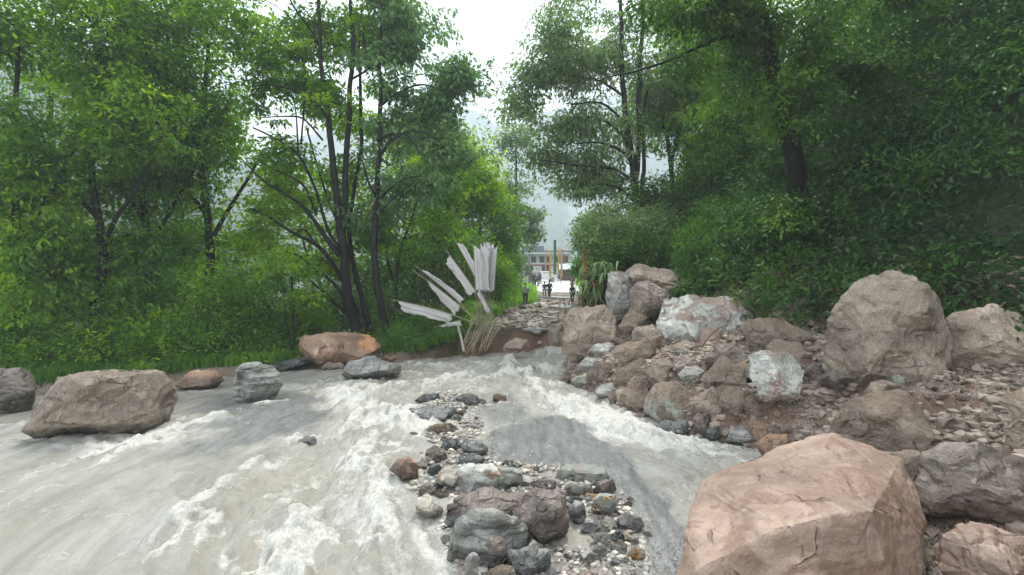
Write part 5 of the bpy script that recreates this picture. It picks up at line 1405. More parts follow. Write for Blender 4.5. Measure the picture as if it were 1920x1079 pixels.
# ------------------------------------------------------------------ white prayer flags and their poles
m = NT('thin_white_printed_cloth')
c = m.attr('tint'); oc = m.coord()
n = m.noise(3, 3, 0.5, oc)
lines = m.n('TexWave'); lines.wave_type = 'BANDS'; lines.bands_direction = 'Z'; lines.inputs['Scale'].default_value = 9; lines.inputs['Distortion'].default_value = 1.5
m.l(oc, lines.inputs['Vector'])
marks = m.math('MULTIPLY', m.ramp(m.noise(55, 2, 0.5, oc), 0.5, 0.6), m.ramp(lines.outputs[1], 0.5, 0.7))
cc = m.mix(m.math('MULTIPLY', marks, 0.22), m.mix(n, (0.82, 0.80, 0.81), (0.92, 0.90, 0.91)), (0.36, 0.34, 0.37))
pb = m.principled(cc, 0.85, None, 0.1)
tl = m.n('BsdfTranslucent'); m.l(cc, tl.inputs[0])
ms = m.n('MixShader'); ms.inputs[0].default_value = 0.5; m.l(pb, ms.inputs[1]); m.l(tl.outputs[0], ms.inputs[2])
CLOTH = m.done(ms.outputs[0])
m = NT('striped_bamboo'); c = m.coord()
wv = m.n('TexWave'); wv.bands_direction = 'Z'; wv.inputs['Scale'].default_value = 2.2; m.l(c, wv.inputs['Vector'])
BAM = m.done(m.principled(m.mix(m.math('MULTIPLY', m.ramp(wv.outputs[1], 0.9, 0.98), 0.5), m.mix(m.noise(5, 3, 0.5, c), (0.26, 0.21, 0.12), (0.46, 0.40, 0.28)), (0.07, 0.05, 0.03)), 0.5))
FG = 'white prayer flags on poles at the washed out bank'
def pflag(label, foot, tip, Yf, Yt, edge, width, seed, group=FG, side=None, taper=1.0, r=0.022):
    """pole from foot to tip (pixels + distances); cloth along edge=(t0, t1) of the pole, width m to the given side"""
    a, b = at(foot[0], foot[1], Yf), at(tip[0], tip[1], Yt)
    n = 16; t = np.linspace(0, 1, n)[:, None]
    bow = np.array([0.0, 0, 0.03]) * np.linalg.norm(b - a)
    P = a + (b - a) * t + np.sin(t * 3.14) * bow
    e = empty('prayer_flag', a, label, 'prayer flag', group)
    mb = MB(); mb.tube(P, np.linspace(r, r * 0.55, n), 7)
    link('pole', mb.mesh('pole', [BAM], origin=a), e)
    r2 = np.random.RandomState(seed)
    nu, nv = 40, 13
    u = np.linspace(edge[0], edge[1], nu)
    along = (b - a) / np.linalg.norm(b - a)
    sd_ = np.array(side if side is not None else (1, 0.2, 0), float)
    sd_ = sd_ - along * (sd_ @ along); sd_ /= np.linalg.norm(sd_)
    nn = np.cross(along, sd_)
    base = np.stack([np.interp(u, t[:, 0], P[:, k]) for k in range(3)], 1)
    V = []
    for j in range(nv):
        w_ = j / (nv - 1)
        wid = width * (1 + 0.05 * np.sin(u * 27 + seed) + 0.03 * np.sin(u * 61 + seed * 3)) * (1 - (1 - taper) * np.linspace(0, 1, nu)) 
        fold = 0.05 * np.sin(u * 15 + j * 0.5 + seed) * w_ + 0.022 * np.sin(j * 1.1 + u * 5 + seed * 2) * ss(0, 0.3, w_)
        V.append(base - along * (0.75 * width * w_ * ss(0.45, 1.0, np.linspace(0, 1, nu)))[:, None] + sd_ * (wid * w_)[:, None] + nn * fold[:, None] + along * (0.03 * np.sin(j + seed)) - np.array([0, 0, 1]) * (0.05 * w_ * width))
    V = np.array(V).transpose(1, 0, 2).reshape(-1, 3)
    Q = [[i * nv + j, i * nv + j + 1, (i + 1) * nv + j + 1, (i + 1) * nv + j] for i in range(nu - 1) for j in range(nv - 1)]
    ban = link('banner', mesh_np('banner', V - a, Q, None, [CLOTH], attrs={'tint': np.full(len(V), 0.5)}), e)
    md = ban.modifiers.new('cloth', 'SOLIDIFY'); md.thickness = 0.002
    return e
tops = [(888, 458, 21.0), (895, 463, 21.3), (901, 455, 21.1), (907, 452, 21.4), (911, 449, 21.2), (916, 456, 21.5), (921, 458, 21.2), (926, 455, 21.5), (933, 461, 21.3)]
for k, (x, y, Y) in enumerate(tops):
    fx_ = 892 + k * 3.8
    pflag(['first', 'second', 'third', 'fourth', 'fifth', 'sixth', 'seventh', 'eighth', 'last'][k] + ' white flag from the left in the tight bundle still standing upright', (fx_ + (fx_ - 909) * -0.2, 640), (x, y, ), 21.3 + 0.05 * k, Y, (0.50, 0.985), 0.36, 200 + k, group='standing bundle of white prayer flags', side=(-1 if k > 4 else 1, 0.45 * math.sin(k * 2.0), 0), r=0.016)
pflag('lowest fallen white flag, stretched out almost level to the left', (905, 612), (733, 562), 21.2, 20.2, (0.34, 0.92), 0.36, 301, side=(0.25, 0, -1))
pflag('broad fallen white flag just above the lowest one', (902, 610), (772, 506), 21.2, 20.6, (0.30, 0.78), 0.42, 302, side=(-0.6, 0, -0.9), taper=0.35)
pflag('narrow fallen white flag with a pointed top, third from the bottom', (900, 606), (780, 500), 21.5, 21.0, (0.32, 0.93), 0.26, 303, side=(0.3, 0, 1), taper=0.5)
pflag('leaning white flag, left one of the two steep ones', (925, 600), (836, 470), 21.4, 21.0, (0.38, 0.93), 0.30, 304, side=(-0.9, 0, -0.5), taper=1.0)
pflag('leaning white flag right beside the standing bundle', (930, 605), (852, 448), 21.6, 21.4, (0.38, 0.95), 0.26, 305, side=(0.9, 0, 0.3), taper=0.9)
pflag('crumpled strip of white flag hanging down to the water', (874, 668), (858, 600), 20.4, 20.8, (0.12, 0.9), 0.09, 306, side=(-1, 0, -0.3), r=0.012)
pflag('short torn white flag low beside the bamboo poles', (922, 590), (896, 540), 21.0, 21.0, (0.1, 0.9), 0.16, 307, side=(-1, 0, -0.5), r=0.012)
pflag('small torn white flag drooping under the lowest one', (868, 600), (812, 616), 20.8, 20.3, (0.1, 0.8), 0.2, 308, side=(0.2, 0, -1), r=0.012, taper=0.5)
pr = np.random.RandomState(3)
for k in range(34):
    fx_ = 862 + pr.rand() * 52; fy_ = 650 + pr.rand() * 16
    tx_ = fx_ + 16 + pr.rand() * 30; ty_ = 585 + pr.rand() * 25
    a = at(fx_, fy_, 20.6 + pr.rand() * 0.5); b = at(tx_, ty_, 21.3 + pr.rand() * 0.6)
    n = 8; t = np.linspace(0, 1, n)[:, None]
    P = a + (b - a) * t + np.array([0, -0.12, 0.06]) * np.sin(t * 3.14) + pr.normal(size=(1, 3)) * 0.03
    mb = MB(); mb.tube(P, 0.007 + 0.007 * pr.rand(), 6)
    tag(link('bamboo_pole', mb.mesh('bamboo_pole', [BAM], origin=P[0]), None, P[0]), 'thin pale bamboo pole in the bundle spilling down the washed out bank', 'bamboo pole', 'bamboo poles of the fallen flags')

# ------------------------------------------------------------------ grass
def grass(name, n, region, h, wd, leaf, seed, bend=0.5, zoff=0.0):
    r2 = np.random.RandomState(seed)
    P = np.array(region(n, r2)); n = len(P)
    z0 = ground_z(P[:, 0], P[:, 1]) + zoff
    B = np.stack([P[:, 0], P[:, 1], z0 - 0.03], 1)
    az = r2.rand(n) * 6.28; d = np.stack([np.cos(az), np.sin(az), np.zeros(n)], 1)
    s = np.stack([-d[:, 1], d[:, 0], np.zeros(n)], 1) * (wd * (0.6 + 0.8 * r2.rand(n)))[:, None]
    H = h * (0.45 + 0.8 * r2.rand(n))
    up = np.array([0, 0, 1.0])
    m1 = B + d * (H * bend * 0.25)[:, None] + up * (H * 0.6)[:, None]
    m2 = B + d * (H * bend)[:, None] + up * (H * 0.95)[:, None]
    V = np.stack([B - s, B + s, m1 + s * 0.8, m1 - s * 0.8, m2], 1).reshape(-1, 3)
    k = np.arange(n)[:, None] * 5
    Q = k + np.array([[0, 1, 2, 3]]); T = k + np.array([[3, 2, 4]])
    struct(link(name, mesh_np(name, V, Q, T, [LM[leaf]], smooth=False, attrs={'tint': np.repeat(np.clip(0.5 + 0.3 * vn(B * 0.8, seed) + 0.3 * r2.normal(size=n), 0, 1), 5)})), kind='stuff')
def left_verge(n, r2):
    P = np.stack([r2.uniform(-4, 5, n * 5), r2.uniform(22.3, 60, n * 5)], 1)
    d, _, s_ = polydist(P[:, 0], P[:, 1], LROAD)
    return P[(s_ < 0) & (d < 3.2) & (d > 0.1 + 0.3 * r2.rand(len(P)))][:n]
grass('grass', 26000, left_verge, 0.62, 0.018, 'grass', 1)
def right_verge(n, r2):
    P = np.stack([r2.uniform(4, 14, n * 5), r2.uniform(38, 80, n * 5)], 1)
    d, _, s_ = polydist(P[:, 0], P[:, 1], TOE)
    return P[(s_ > 0) & (d < 2.5) & (d > 0.2)][:n]
grass('verge_grass', 9000, right_verge, 0.6, 0.03, 'grass', 2)
def bank_edge(n, r2):
    P = np.stack([r2.uniform(-20, -1.2, n * 5), r2.uniform(10, 23.5, n * 5)], 1)
    d, _, s_ = polydist(P[:, 0], P[:, 1], LSHORE)
    return P[(s_ > 0) & (d < 2.2) & (d > 0.35 + 0.5 * r2.rand(len(P)))][:n]
grass('bank_grass', 14000, bank_edge, 0.5, 0.016, 'fern', 3, 0.8)
# arching tufts on the broken bank by the flags
def tuft(label, px, py, Y, n, h, leaf, seed):
    r2 = np.random.RandomState(seed)
    b = at(px, py, Y); V = []; Q = []
    for k in range(n):
        az = r2.rand() * 6.28; d = np.array([math.cos(az), math.sin(az), 0]); s = np.array([-d[1], d[0], 0]) * 0.012
        H = h * (0.6 + 0.6 * r2.rand()); o_ = r2.normal(size=3) * [0.12, 0.12, 0.02]
        i0 = len(V)
        for q in range(6):
            t = q / 5.0
            p = o_ + d * (H * 0.75 * t ** 1.5) + np.array([0, 0, H * (t - 0.62 * t ** 2.6)])
            V += [p - s * (1 - t * 0.9), p + s * (1 - t * 0.9)]
        for q in range(5): Q.append([i0 + 2 * q, i0 + 2 * q + 1, i0 + 2 * q + 3, i0 + 2 * q + 2])
    o = link('grass_tuft', mesh_np('grass_tuft', V, Q, None, [LM[leaf]], smooth=False, attrs={'tint': np.repeat(r2.rand(n), 12)}), None, b)
    tag(o, label, 'grass tuft')
tuft('arching grass tuft left of the bamboo poles on the broken bank', 838, 640, 20.8, 150, 1.1, 'fern', 1)
tuft('arching grass tuft under the lowest fallen flag', 815, 645, 20.7, 140, 1.0, 'fern', 2)
tuft('grass tuft on top of the broken bank behind the poles', 905, 590, 22.0, 160, 1.1, 'grass', 3)
tuft('grass tuft between the fallen flags', 865, 590, 21.8, 150, 1.0, 'fern', 4)
tuft('grass tuft at the right of the standing flags', 930, 590, 22.6, 140, 0.9, 'grass', 5)
tuft('small tuft at the left end of the broken bank', 790, 655, 20.4, 110, 0.8, 'fern', 6)

# ------------------------------------------------------------------ drooping plant beside the slide
def droopy(label, px, py, Y, h, seed, n=60):
    r2 = np.random.RandomState(seed)
    g = at(px, py, Y)
    e = empty('broad_leaved_plant', g, label, 'plant')
    mb = MB()
    for k in range(5):
        b = r2.normal(size=3) * [0.25, 0.2, 0]; tpt = b + np.array([r2.normal() * 0.35, r2.normal() * 0.25, h * (0.7 + 0.35 * r2.rand())])
        mb.tube(np.array([b, (b + tpt) / 2 + r2.normal(size=3) * 0.06, tpt]), [0.06, 0.05, 0.03], 6)
    link('stalk', mb.mesh('stalk', [BARK]), e)
    for kind, cnt in (('green', n), ('dead', n // 3)):
        V = []; Q = []
        for k in range(cnt):
            az = r2.rand() * 6.28; d = np.array([math.cos(az), math.sin(az), 0]); L = h * r2.uniform(0.16, 0.34); W = 0.028 + 0.03 * r2.rand()
            b = np.array([r2.normal() * 0.3, r2.normal() * 0.22, h * (r2.uniform(0.3, 1.0) if kind == 'green' else r2.uniform(0.25, 0.75))])
            s = np.array([-d[1], d[0], 0]); i0 = len(V)
            for q in range(8):
                t = q / 7.0
                p = b + d * L * (t * 0.9 if kind == 'green' else t * 0.35) + np.array([0, 0, L * ((0.55 * t - 1.35 * t * t) if kind == 'green' else (0.1 * t - 1.1 * t * t))])
                wq = W * math.sin(math.pi * min(1, t * 0.92 + 0.08)) ** 0.7
                V += [p - s * wq, p + np.array([0, 0, -0.02]), p + s * wq]
            for q in range(7):
                for j in (0, 1): Q.append([i0 + 3 * q + j, i0 + 3 * q + j + 1, i0 + 3 * q + 4 + j, i0 + 3 * q + 3 + j])
        link('leaves' if kind == 'green' else 'dead_leaves', mesh_np('leaves', V, Q, None, [LM['grey' if kind == 'green' else 'straw']], attrs={'tint': np.repeat(r2.rand(cnt), 24)}), e)
    return e
droopy('broad-leaved plant with drooping leaves and dark stalks, left of the pale boulder', 1124, 585, 19.5, 1.9, 1, 260)
droopy('smaller drooping plant leaning over the far road', 1116, 590, 21.0, 1.4, 2, 120)

# ------------------------------------------------------------------ people on the far road
SKIN = plain('skin', (0.30, 0.17, 0.11), 0.55, 0.08, 4)
HAIR = plain('black_hair', (0.012, 0.010, 0.010), 0.5, 0.2, 30)
def skinned(name, joints, edges, mat, parent=None, lvl=1, root=0):
    me = bpy.data.meshes.new(name)
    me.from_pydata([j[0] for j in joints], edges, [])
    me.materials.append(mat)
    o = link(name, me, parent)
    md = o.modifiers.new('skin', 'SKIN'); md.use_smooth_shade = True
    for i, j in enumerate(joints):
        r_ = j[1] if isinstance(j[1], tuple) else (j[1], j[1])
        me.skin_vertices[0].data[i].radius = r_
        me.skin_vertices[0].data[i].use_root = (i == root)
    o.modifiers.new('sub', 'SUBSURF').levels = lvl
    o.modifiers['sub'].render_levels = lvl
    return o
def person(label, px, py, h, face, shirt, trousers, arms='down', step=0.1, seed=0, Y=None, hair=HAIR, group=None, fingers=True):
    if Y is None: x, y, z_ = gpx(px, py)
    else:
        p = at(px, py, Y); x, y = p[0], p[1]; z_ = gz(x, y)
    e = empty('person', (x, y, z_ + 0.01), label, 'person', group)
    e.rotation_euler = (0, 0, face); e.scale = (h / 1.7,) * 3
    sh_, hp = 0.19, 0.10
    J = []; E = []
    def add(p, r, par=None):
        J.append((tuple(p), r)); i = len(J) - 1
        if par is not None: E.append((par, i))
        return i
    pel = add((0, 0, 0.92), (0.15, 0.11)); wa = add((0, 0, 1.08), (0.135, 0.10), pel); ch = add((0, 0.01, 1.30), (0.165, 0.11), wa)
    nk = add((0, 0.01, 1.45), (0.055, 0.055), ch); hd = add((0, -0.005, 1.55), (0.07, 0.085), nk); ht_ = add((0, 0.0, 1.64), (0.07, 0.085), hd); add((0, 0.0, 1.70), (0.04, 0.05), ht_)
    legs = []
    for s, st in ((-1, step), (1, -step)):
        h1 = add((s * hp, 0, 0.86), 0.085, pel); kn = add((s * (hp + 0.005), -st * 0.8 - 0.01, 0.48), 0.056, h1)
        an = add((s * hp, -st * 1.6 + 0.02, 0.09), 0.038, kn); toe = add((s * (hp + 0.02), -st * 1.6 - 0.14, 0.03), (0.032, 0.028), an)
        legs.append((h1, kn, an))
    hands = []
    armj = []
    for s in (-1, 1):
        s1 = add((s * sh_, 0.01, 1.37), 0.058, ch)
        mode = arms if isinstance(arms, str) else arms[0 if s < 0 else 1]
        if mode == 'down': el_ = (s * (sh_ + 0.06), 0.03, 1.10); wr = (s * (sh_ + 0.05), -0.05, 0.86); dr = np.array([0, -0.15, -1.0])
        elif mode == 'bent': el_ = (s * (sh_ + 0.09), 0.05, 1.12); wr = (s * 0.10, -0.20, 1.10); dr = np.array([-s * 0.8, -0.5, 0.05])
        else: el_ = (s * (sh_ + 0.10), 0.10, 1.13); wr = (s * (sh_ - 0.02), 0.0, 0.95); dr = np.array([-s * 0.5, -0.3, -0.7])
        e1 = add(el_, 0.042, s1); w1 = add(wr, 0.029, e1)
        dr = dr / np.linalg.norm(dr)
        pm = add(np.array(wr) + dr * 0.06, (0.038, 0.02), w1)
        armj.append((s1, e1, w1))
        sidev = np.cross(dr, np.array([0.0, 1.0, 0.2])); sidev /= np.linalg.norm(sidev)
        if fingers:
            for f_, (o_, L) in enumerate(((-0.028, 0.066), (-0.010, 0.078), (0.009, 0.072), (0.027, 0.058))):
                p1 = np.array(wr) + dr * 0.10 + sidev * o_; p2 = p1 + dr * L * 0.5; p3 = p2 + (dr * 0.8 + np.array([-s * 0.5, -0.1, 0])) * L * 0.5
                a1 = add(p1, 0.009, pm); a2 = add(p2, 0.0085, a1); add(p3, 0.008, a2)
            t1 = np.array(wr) + dr * 0.045 - sidev * 0.035 * 1.1; t2 = t1 + (dr * 0.6 - sidev * 0.8) * 0.035
            a1 = add(t1, 0.011, pm); add(t2, 0.0095, a1)
    cov = {pel, wa, ch, legs[0][0], legs[1][0], legs[0][1], legs[1][1], armj[0][0], armj[1][0]}
    JB = [(p_, tuple(q * (0.72 if i in cov else 1.0) for q in (r_ if isinstance(r_, tuple) else (r_, r_)))) for i, (p_, r_) in enumerate(J)]
    skinned('body', JB, E, SKIN, e)
    # face details live on the body surface: nose, ears
    def garment(name, idx, mat, grow, extra=None, hem=None):
        jj = [(J[i][0], tuple(q + grow for q in (J[i][1] if isinstance(J[i][1], tuple) else (J[i][1],) * 2))) for i in idx]
        mp = {i: k for k, i in enumerate(idx)}
        ee = [(mp[a], mp[b]) for a, b in E if a in mp and b in mp]
        return skinned(name, jj, ee, mat, e)
    a0, a1 = armj
    mid = lambda i, j, t: tuple(np.array(J[i][0]) * (1 - t) + np.array(J[j][0]) * t)
    garment('shirt', [pel, wa, ch, a0[0], a1[0], a0[1], a1[1]], shirt, 0.022)
    garment('trousers', [pel, legs[0][0], legs[0][1], legs[0][2], legs[1][0], legs[1][1], legs[1][2]], trousers, 0.016)
    V, T = ico(3)
    Hh = V * np.array([0.085, 0.10, 0.10]) + np.array([0, 0.018, 1.635]); keep = ~((Hh[:, 1] < -0.035) & (Hh[:, 2] < 1.665)) & (Hh[:, 2] > 1.57)
    Tk = T[keep[T].all(1)]
    link('hair', mesh_np('hair', Hh, None, Tk, [hair]), e)
    mb = MB()
    for c_, r_ in (((0, -0.088, 1.60), (0.011, 0.018, 0.02)), ((-0.078, 0.0, 1.60), (0.01, 0.018, 0.028)), ((0.078, 0.0, 1.60), (0.01, 0.018, 0.028))):
        v0, t0 = ico(1); mb.add(v0 * np.array(r_) + np.array(c_), None, t0)
    link('nose_and_ears', mb.mesh('nose_and_ears', [SKIN]), e)
    mb = MB()
    for s in (-1, 1):
        v0, t0 = ico(1); mb.add(v0 * np.array((0.014, 0.008, 0.008)) + np.array((s * 0.03, -0.083, 1.625)), None, t0)
    v0, t0 = ico(1); mb.add(v0 * np.array((0.022, 0.007, 0.006)) + np.array((0, -0.083, 1.572)), None, t0)
    link('eyes_and_mouth', mb.mesh('eyes_and_mouth', [plain('eye_dark', (0.05, 0.02, 0.02), 0.4)]), e)
    mb = MB()
    for lg, st in zip(legs, (step, -step)):
        p = np.array(J[lg[2]][0]); v0, t0 = ico(2); mb.add(v0 * np.array((0.05, 0.135, 0.05)) + np.array([p[0], p[1] - 0.06, 0.045]), None, t0)
    link('shoes', mb.mesh('shoes', [plain('dark_shoes', (0.03, 0.028, 0.027), 0.6)]), e)
    return e
C_pale = plain('pale_checked_shirt', (0.58, 0.52, 0.52), 0.85, 0.12, 18)
C_dark = plain('near_black_cloth', (0.025, 0.026, 0.032), 0.85)
C_navy = plain('navy_cloth', (0.03, 0.038, 0.07), 0.85)
C_teal = plain('grey_teal_cloth', (0.10, 0.17, 0.18), 0.85)
C_plum = plain('plum_cloth', (0.10, 0.05, 0.07), 0.85)
C_grey = plain('grey_cloth', (0.14, 0.14, 0.15), 0.85)
person('person in pale shirt and dark trousers standing at the edge of the debris, elbows bent', 985, 575, 1.70, R(10), C_pale, C_dark, arms='hip', step=0.03, Y=38.5)
person('person in a dark jacket walking away on the road, right of the shorter one', 1030, 553, 1.72, R(195), C_navy, C_dark, step=0.16, Y=48)
person('shorter person in a dark top and grey-blue trousers beside the walking one', 1021, 551, 1.45, R(170), C_dark, C_teal, step=0.08, Y=49)
person('person in black standing on the debris near the right side of the road', 1073, 563, 1.55, R(20), C_dark, C_dark, step=0.02, arms='down', Y=43)
person('person in dark brown further up the road, behind the one in black', 1073, 535, 1.6, R(0), C_plum, C_dark, Y=58)
for k, (px, Y, lb, cl, hh) in enumerate(((1000, 66, 'leftmost person of the dark group in front of the white building', C_dark, 1.65), (1004, 68, 'person in grey within the dark group in front of the white building', C_grey, 1.7), (1009, 67, 'person in navy right of the dark group before the building', C_navy, 1.7), (1013, 72, 'person standing alone in black just left of the white car', C_dark, 1.65), (996, 70, 'person in plum at the left end behind the dark group', C_plum, 1.6))):
    person(lb, px, 520, hh, R(40 * k), cl, C_dark, Y=Y, fingers=False, step=0.04)

# ------------------------------------------------------------------ far buildings, flags, car
WH = plain('white_wall_paint', (0.72, 0.71, 0.69), 0.8, 0.06, 1.5)
RED = plain('red_brown_band', (0.30, 0.07, 0.05), 0.7, 0.15, 2)
GR = plain('grey_metal_roof', (0.16, 0.17, 0.18), 0.5, 0.15, 1)
PG = plain('pale_green_roof_sheet', (0.42, 0.60, 0.56), 0.5, 0.08, 1)
DK = plain('painted_interior_shade', (0.03, 0.03, 0.032), 0.5, 0.1, 1)  # near-black colour stands in for the shade indoors
GL = plain('dark_window_glass', (0.05, 0.06, 0.07), 0.15, 0.1, 1)
BR = plain('brown_timber', (0.14, 0.08, 0.05), 0.8, 0.2, 3)
gzz = gz(6, 92)
def P3(px, py, Y): return at(px, py, Y)
e = empty('white_building', (P3(1012, 500, 96)[0], 96, gz(5, 96)), 'long white building with dark flat roof and red-brown band at the road end', 'building')
bx, by, bz = e.location
x0, x1 = P3(973, 500, 96)[0] - bx, P3(1068, 500, 96)[0] - bx
def px_z(py, Y=96): return at(960, py, Y)[2] - bz
def part(name, boxes, mat, par):
    mb = MB()
    for c_, s_ in boxes: mb.box(c_, s_)
    return link(name, mb.mesh(name, [mat], smooth=False), par)
zt, zb = px_z(477), 0.0
part('wall', [(((x0 + x1) / 2, 3, zt / 2), (x1 - x0, 6, zt))], WH, e)
part('roof', [(((x0 + x1) / 2, 2.4, px_z(472)), (x1 - x0 + 1.4, 8.4, 0.32)), (((x0 + x1) / 2 - 2, 3, px_z(466)), (4, 4, 0.9))], GR, e)
part('band', [(((x0 + x1) / 2, -0.06, px_z(497.5)), (x1 - x0 + 0.1, 0.12, 0.25))], RED, e)
for xx in (984, 1000, 1016, 1028, 1046, 1060):
    wx_ = P3(xx, 500, 96)[0] - bx
    f_ = part('window', [((wx_, -0.04, px_z(487)), (0.95, 0.08, 1.15))], BR, e)
    part('pane', [((wx_, -0.10, px_z(487)), (0.72, 0.04, 0.9))], GL, f_)
for xx in (978, 1038, 1056):
    wx_ = P3(xx, 500, 96)[0] - bx
    part('pillar', [((wx_, -1.3, zt / 2), (0.25, 0.25, zt))], RED, e)
part('doorway', [((P3(1024, 500, 96)[0] - bx, -0.05, 1.0), (1.6, 0.1, 2.0)), ((P3(990, 500, 96)[0] - bx, -0.05, 1.0), (1.2, 0.1, 2.0))], DK, e)  # flat dark panels paint the shade inside the doorways
e = empty('shed', (P3(1068, 510, 82)[0], 82, gz(8.5, 82)), 'open dark shed with a pale green sheet roof right of the white building', 'shed')
bx, by, bz = e.location
mb = MB()
sx_ = P3(1090, 500, 82)[0] - P3(1048, 500, 82)[0]
zr = at(960, 500, 82)[2] - bz
mb.box((0, 0, zr), (sx_, 4.2, 0.12), rot=Matrix.Rotation(R(9), 3, 'X') @ Matrix.Rotation(R(-4), 3, 'Y'))
link('roof', mb.mesh('roof', [PG], smooth=False), e)
part('back_wall', [((0, 1.8, zr / 2 - 0.2), (sx_ - 0.4, 0.12, zr - 0.5))], DK, e)
part('counter', [((-0.4, -0.4, 0.45), (sx_ * 0.6, 0.5, 0.9))], BR, e)
for s in (-1, 0, 1): part('post', [((s * (sx_ / 2 - 0.25), -1.7, zr / 2 - 0.15), (0.12, 0.12, zr - 0.3))], BR, e)
# tall coloured banners
def tall_banner(label, px, top, bot, Y, wpx_, mat, tatter=0.0, seed=0, group=None, n=1):
    b = at(px, bot, Y); zt_ = at(px, top, Y)[2]; b[2] = gz(b[0], b[1])
    e = empty('tall_banner', b, label, 'banner', group)
    H = zt_ - b[2]; mb = MB(); mb.tube(np.array([[0, 0, -0.2], [0.02, 0, H / 2], [0.0, 0, H]]), [0.05, 0.04, 0.03], 7)
    link('pole', mb.mesh('pole', [BAM]), e)
    r2 = np.random.RandomState(seed); W = wpx_ * Y / F; nu, nv = 26, 6; V = []
    for i in range(nu):
        t = i / (nu - 1)
        for j in range(nv):
            s = j / (nv - 1)
            V.append([0.05 + W * s * (1 - tatter * abs(math.sin(i * 1.7 + seed))), 0.12 * math.sin(i * 0.9 + j + seed) * s, H * (0.18 + 0.8 * t) + 0.05 * math.sin(j * 2 + i)])
    Q = [[i * nv + j, i * nv + j + 1, (i + 1) * nv + j + 1, (i + 1) * nv + j] for i in range(nu - 1) for j in range(nv - 1)]
    o = link('cloth', mesh_np('cloth', V, Q, None, [mat]), e)
    o.modifiers.new('t', 'SOLIDIFY').thickness = 0.006
def cloth(name, col):
    m = NT(name); n = m.noise(3, 3, 0.5, m.coord()); c_ = m.mix(n, tuple(v * 0.8 for v in col), col)
    p_ = m.principled(c_, 0.8, None, 0.15); t_ = m.n('BsdfTranslucent'); m.l(c_, t_.inputs[0]); s_ = m.n('MixShader'); s_.inputs[0].default_value = 0.35
    m.l(p_, s_.inputs[1]); m.l(t_.outputs[0], s_.inputs[2]); return m.done(s_.outputs[0])
OR, YE, GN, PE = cloth('orange_cloth', (0.75, 0.26, 0.03)), cloth('yellow_cloth', (0.78, 0.50, 0.10)), cloth('green_cloth', (0.01, 0.20, 0.09)), cloth('faded_peach_cloth', (0.72, 0.40, 0.22))
tall_banner('tall dark green banner between the yellow and peach ones, before the white building', 1037.5, 449, 508, 76, 6, GN, 0.35, 1)
tall_banner('faded yellow banner left of the dark green one', 1030, 468, 514, 74, 3.5, YE, 0.2, 2)
tall_banner('thin faded peach banner furthest left by the white building', 1022, 466, 510, 84, 2.2, PE, 0.2, 3)
tall_banner('peach banner right of the dark green one', 1051, 466, 516, 73, 4, PE, 0.3, 4)
tall_banner('pale yellow banner furthest right before the shed', 1046, 464, 510, 80, 2.5, YE, 0.2, 5)
tall_banner('bright orange-yellow banner rising above the drooping plant', 1092, 455, 560, 30, 8, OR, 0.6, 6)
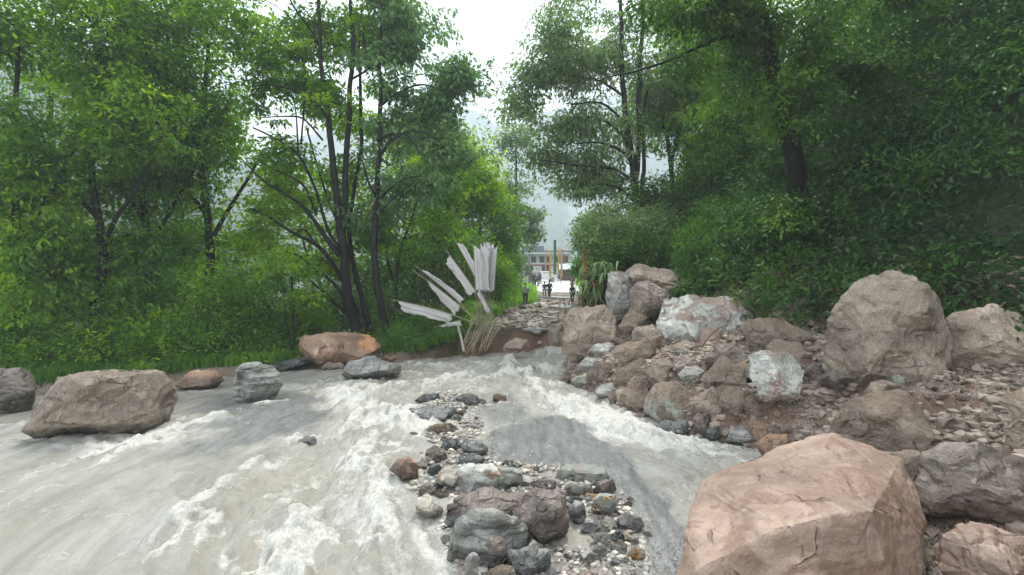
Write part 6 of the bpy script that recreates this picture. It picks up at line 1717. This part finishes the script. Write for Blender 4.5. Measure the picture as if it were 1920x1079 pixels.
# white vehicle
def vehicle(label, px, Y, rz, L=3.9, W=1.65, H=1.5):
    p = at(px, 510, Y); g = gz(p[0], Y)
    e = empty('parked_car', (p[0], Y, g), label, 'car'); e.rotation_euler = (0, 0, rz)
    CP = plain('white_car_paint', (0.75, 0.75, 0.74), 0.25, 0.02, 1); TY = plain('tyre_rubber', (0.02, 0.02, 0.02), 0.8); RIM = plain('wheel_rim', (0.4, 0.4, 0.42), 0.3)
    prof = [(-L / 2, 0.35), (-L / 2, 0.75), (-L / 2 + 0.15, 0.9), (-L / 2 + 0.5, H), (L * 0.1, H), (L * 0.27, 0.95), (L / 2 - 0.1, 0.82), (L / 2, 0.6), (L / 2, 0.35)]
    bm = bmesh.new(); f = bm.faces.new([bm.verts.new((x, -W / 2, z_)) for x, z_ in prof])
    ex = bmesh.ops.extrude_face_region(bm, geom=[f])
    for v in ex['geom']:
        if isinstance(v, bmesh.types.BMVert): v.co.y += W
    for v in bm.verts:
        if v.co.z > 1.0: v.co.y *= 0.85
    bmesh.ops.recalc_face_normals(bm, faces=bm.faces); bmesh.ops.bevel(bm, geom=list(bm.edges), offset=0.05, segments=2, affect='EDGES')
    me = bpy.data.meshes.new('body'); bm.to_mesh(me); bm.free(); me.materials.append(CP); link('body', me, e)
    for s in (-1, 1):
        part('side_window', [((-L * 0.18, s * (W / 2 * 0.89), 1.18), (L * 0.45, 0.05, 0.36))], GL, e)
    part('windscreen', [((L * 0.2, 0, 1.18), (0.3, W * 0.78, 0.34))], GL, e); part('rear_window', [((-L / 2 + 0.3, 0, 1.2), (0.16, W * 0.76, 0.34))], GL, e)
    for sx in (-1, 1):
        for sy in (-1, 1):
            mb = MB(); mb.tube(np.array([[sx * L * 0.31, sy * (W / 2 - 0.2), 0.31], [sx * L * 0.31, sy * (W / 2 + 0.02), 0.31]]), 0.31, 20)
            wq = link('wheel', mb.mesh('wheel', [TY], smooth=False), e)
            mb = MB(); mb.tube(np.array([[sx * L * 0.31, sy * (W / 2 - 0.1), 0.31], [sx * L * 0.31, sy * (W / 2 + 0.035), 0.31]]), 0.18, 16)
            link('rim', mb.mesh('rim', [RIM], smooth=False), wq)
    for s in (-1, 1): part('headlight', [((L / 2 - 0.02, s * W * 0.36, 0.66), (0.08, 0.28, 0.12))], WH, e)
vehicle('white car parked in front of the white building', 1019, 78, R(185))
# grey post at the left of the road end
mb = MB(); p = at(992.5, 525, 62); g = gz(p[0], 62)
mb.tube(np.array([[0, 0, -0.2], [0, 0, at(992, 478, 62)[2] - g]]), 0.10, 10)
e = empty('utility_post', (p[0], 62, g), 'plain grey post standing left of the road, before the group of people', 'post')
link('shaft', mb.mesh('shaft', [GR]), e)
mb = MB(); mb.box((0, 0, at(992, 479, 62)[2] - g), (1.0, 0.1, 0.1)); link('crossbar', mb.mesh('crossbar', [GR], smooth=False), e)

# ------------------------------------------------------------------ humid air
m = NT('haze')
pv = m.n('VolumePrincipled'); pv.inputs['Color'].default_value = (0.84, 0.93, 1.0, 1); pv.inputs['Density'].default_value = 0.0013; pv.inputs['Anisotropy'].default_value = 0.2
m.t.links.new(pv.outputs[0], m.out.inputs['Volume'])
mb = MB(); mb.box((0, 480, 190), (1900, 1250, 620))
o = link('haze', mb.mesh('haze', [m.m], smooth=False)); struct(o, kind='stuff')
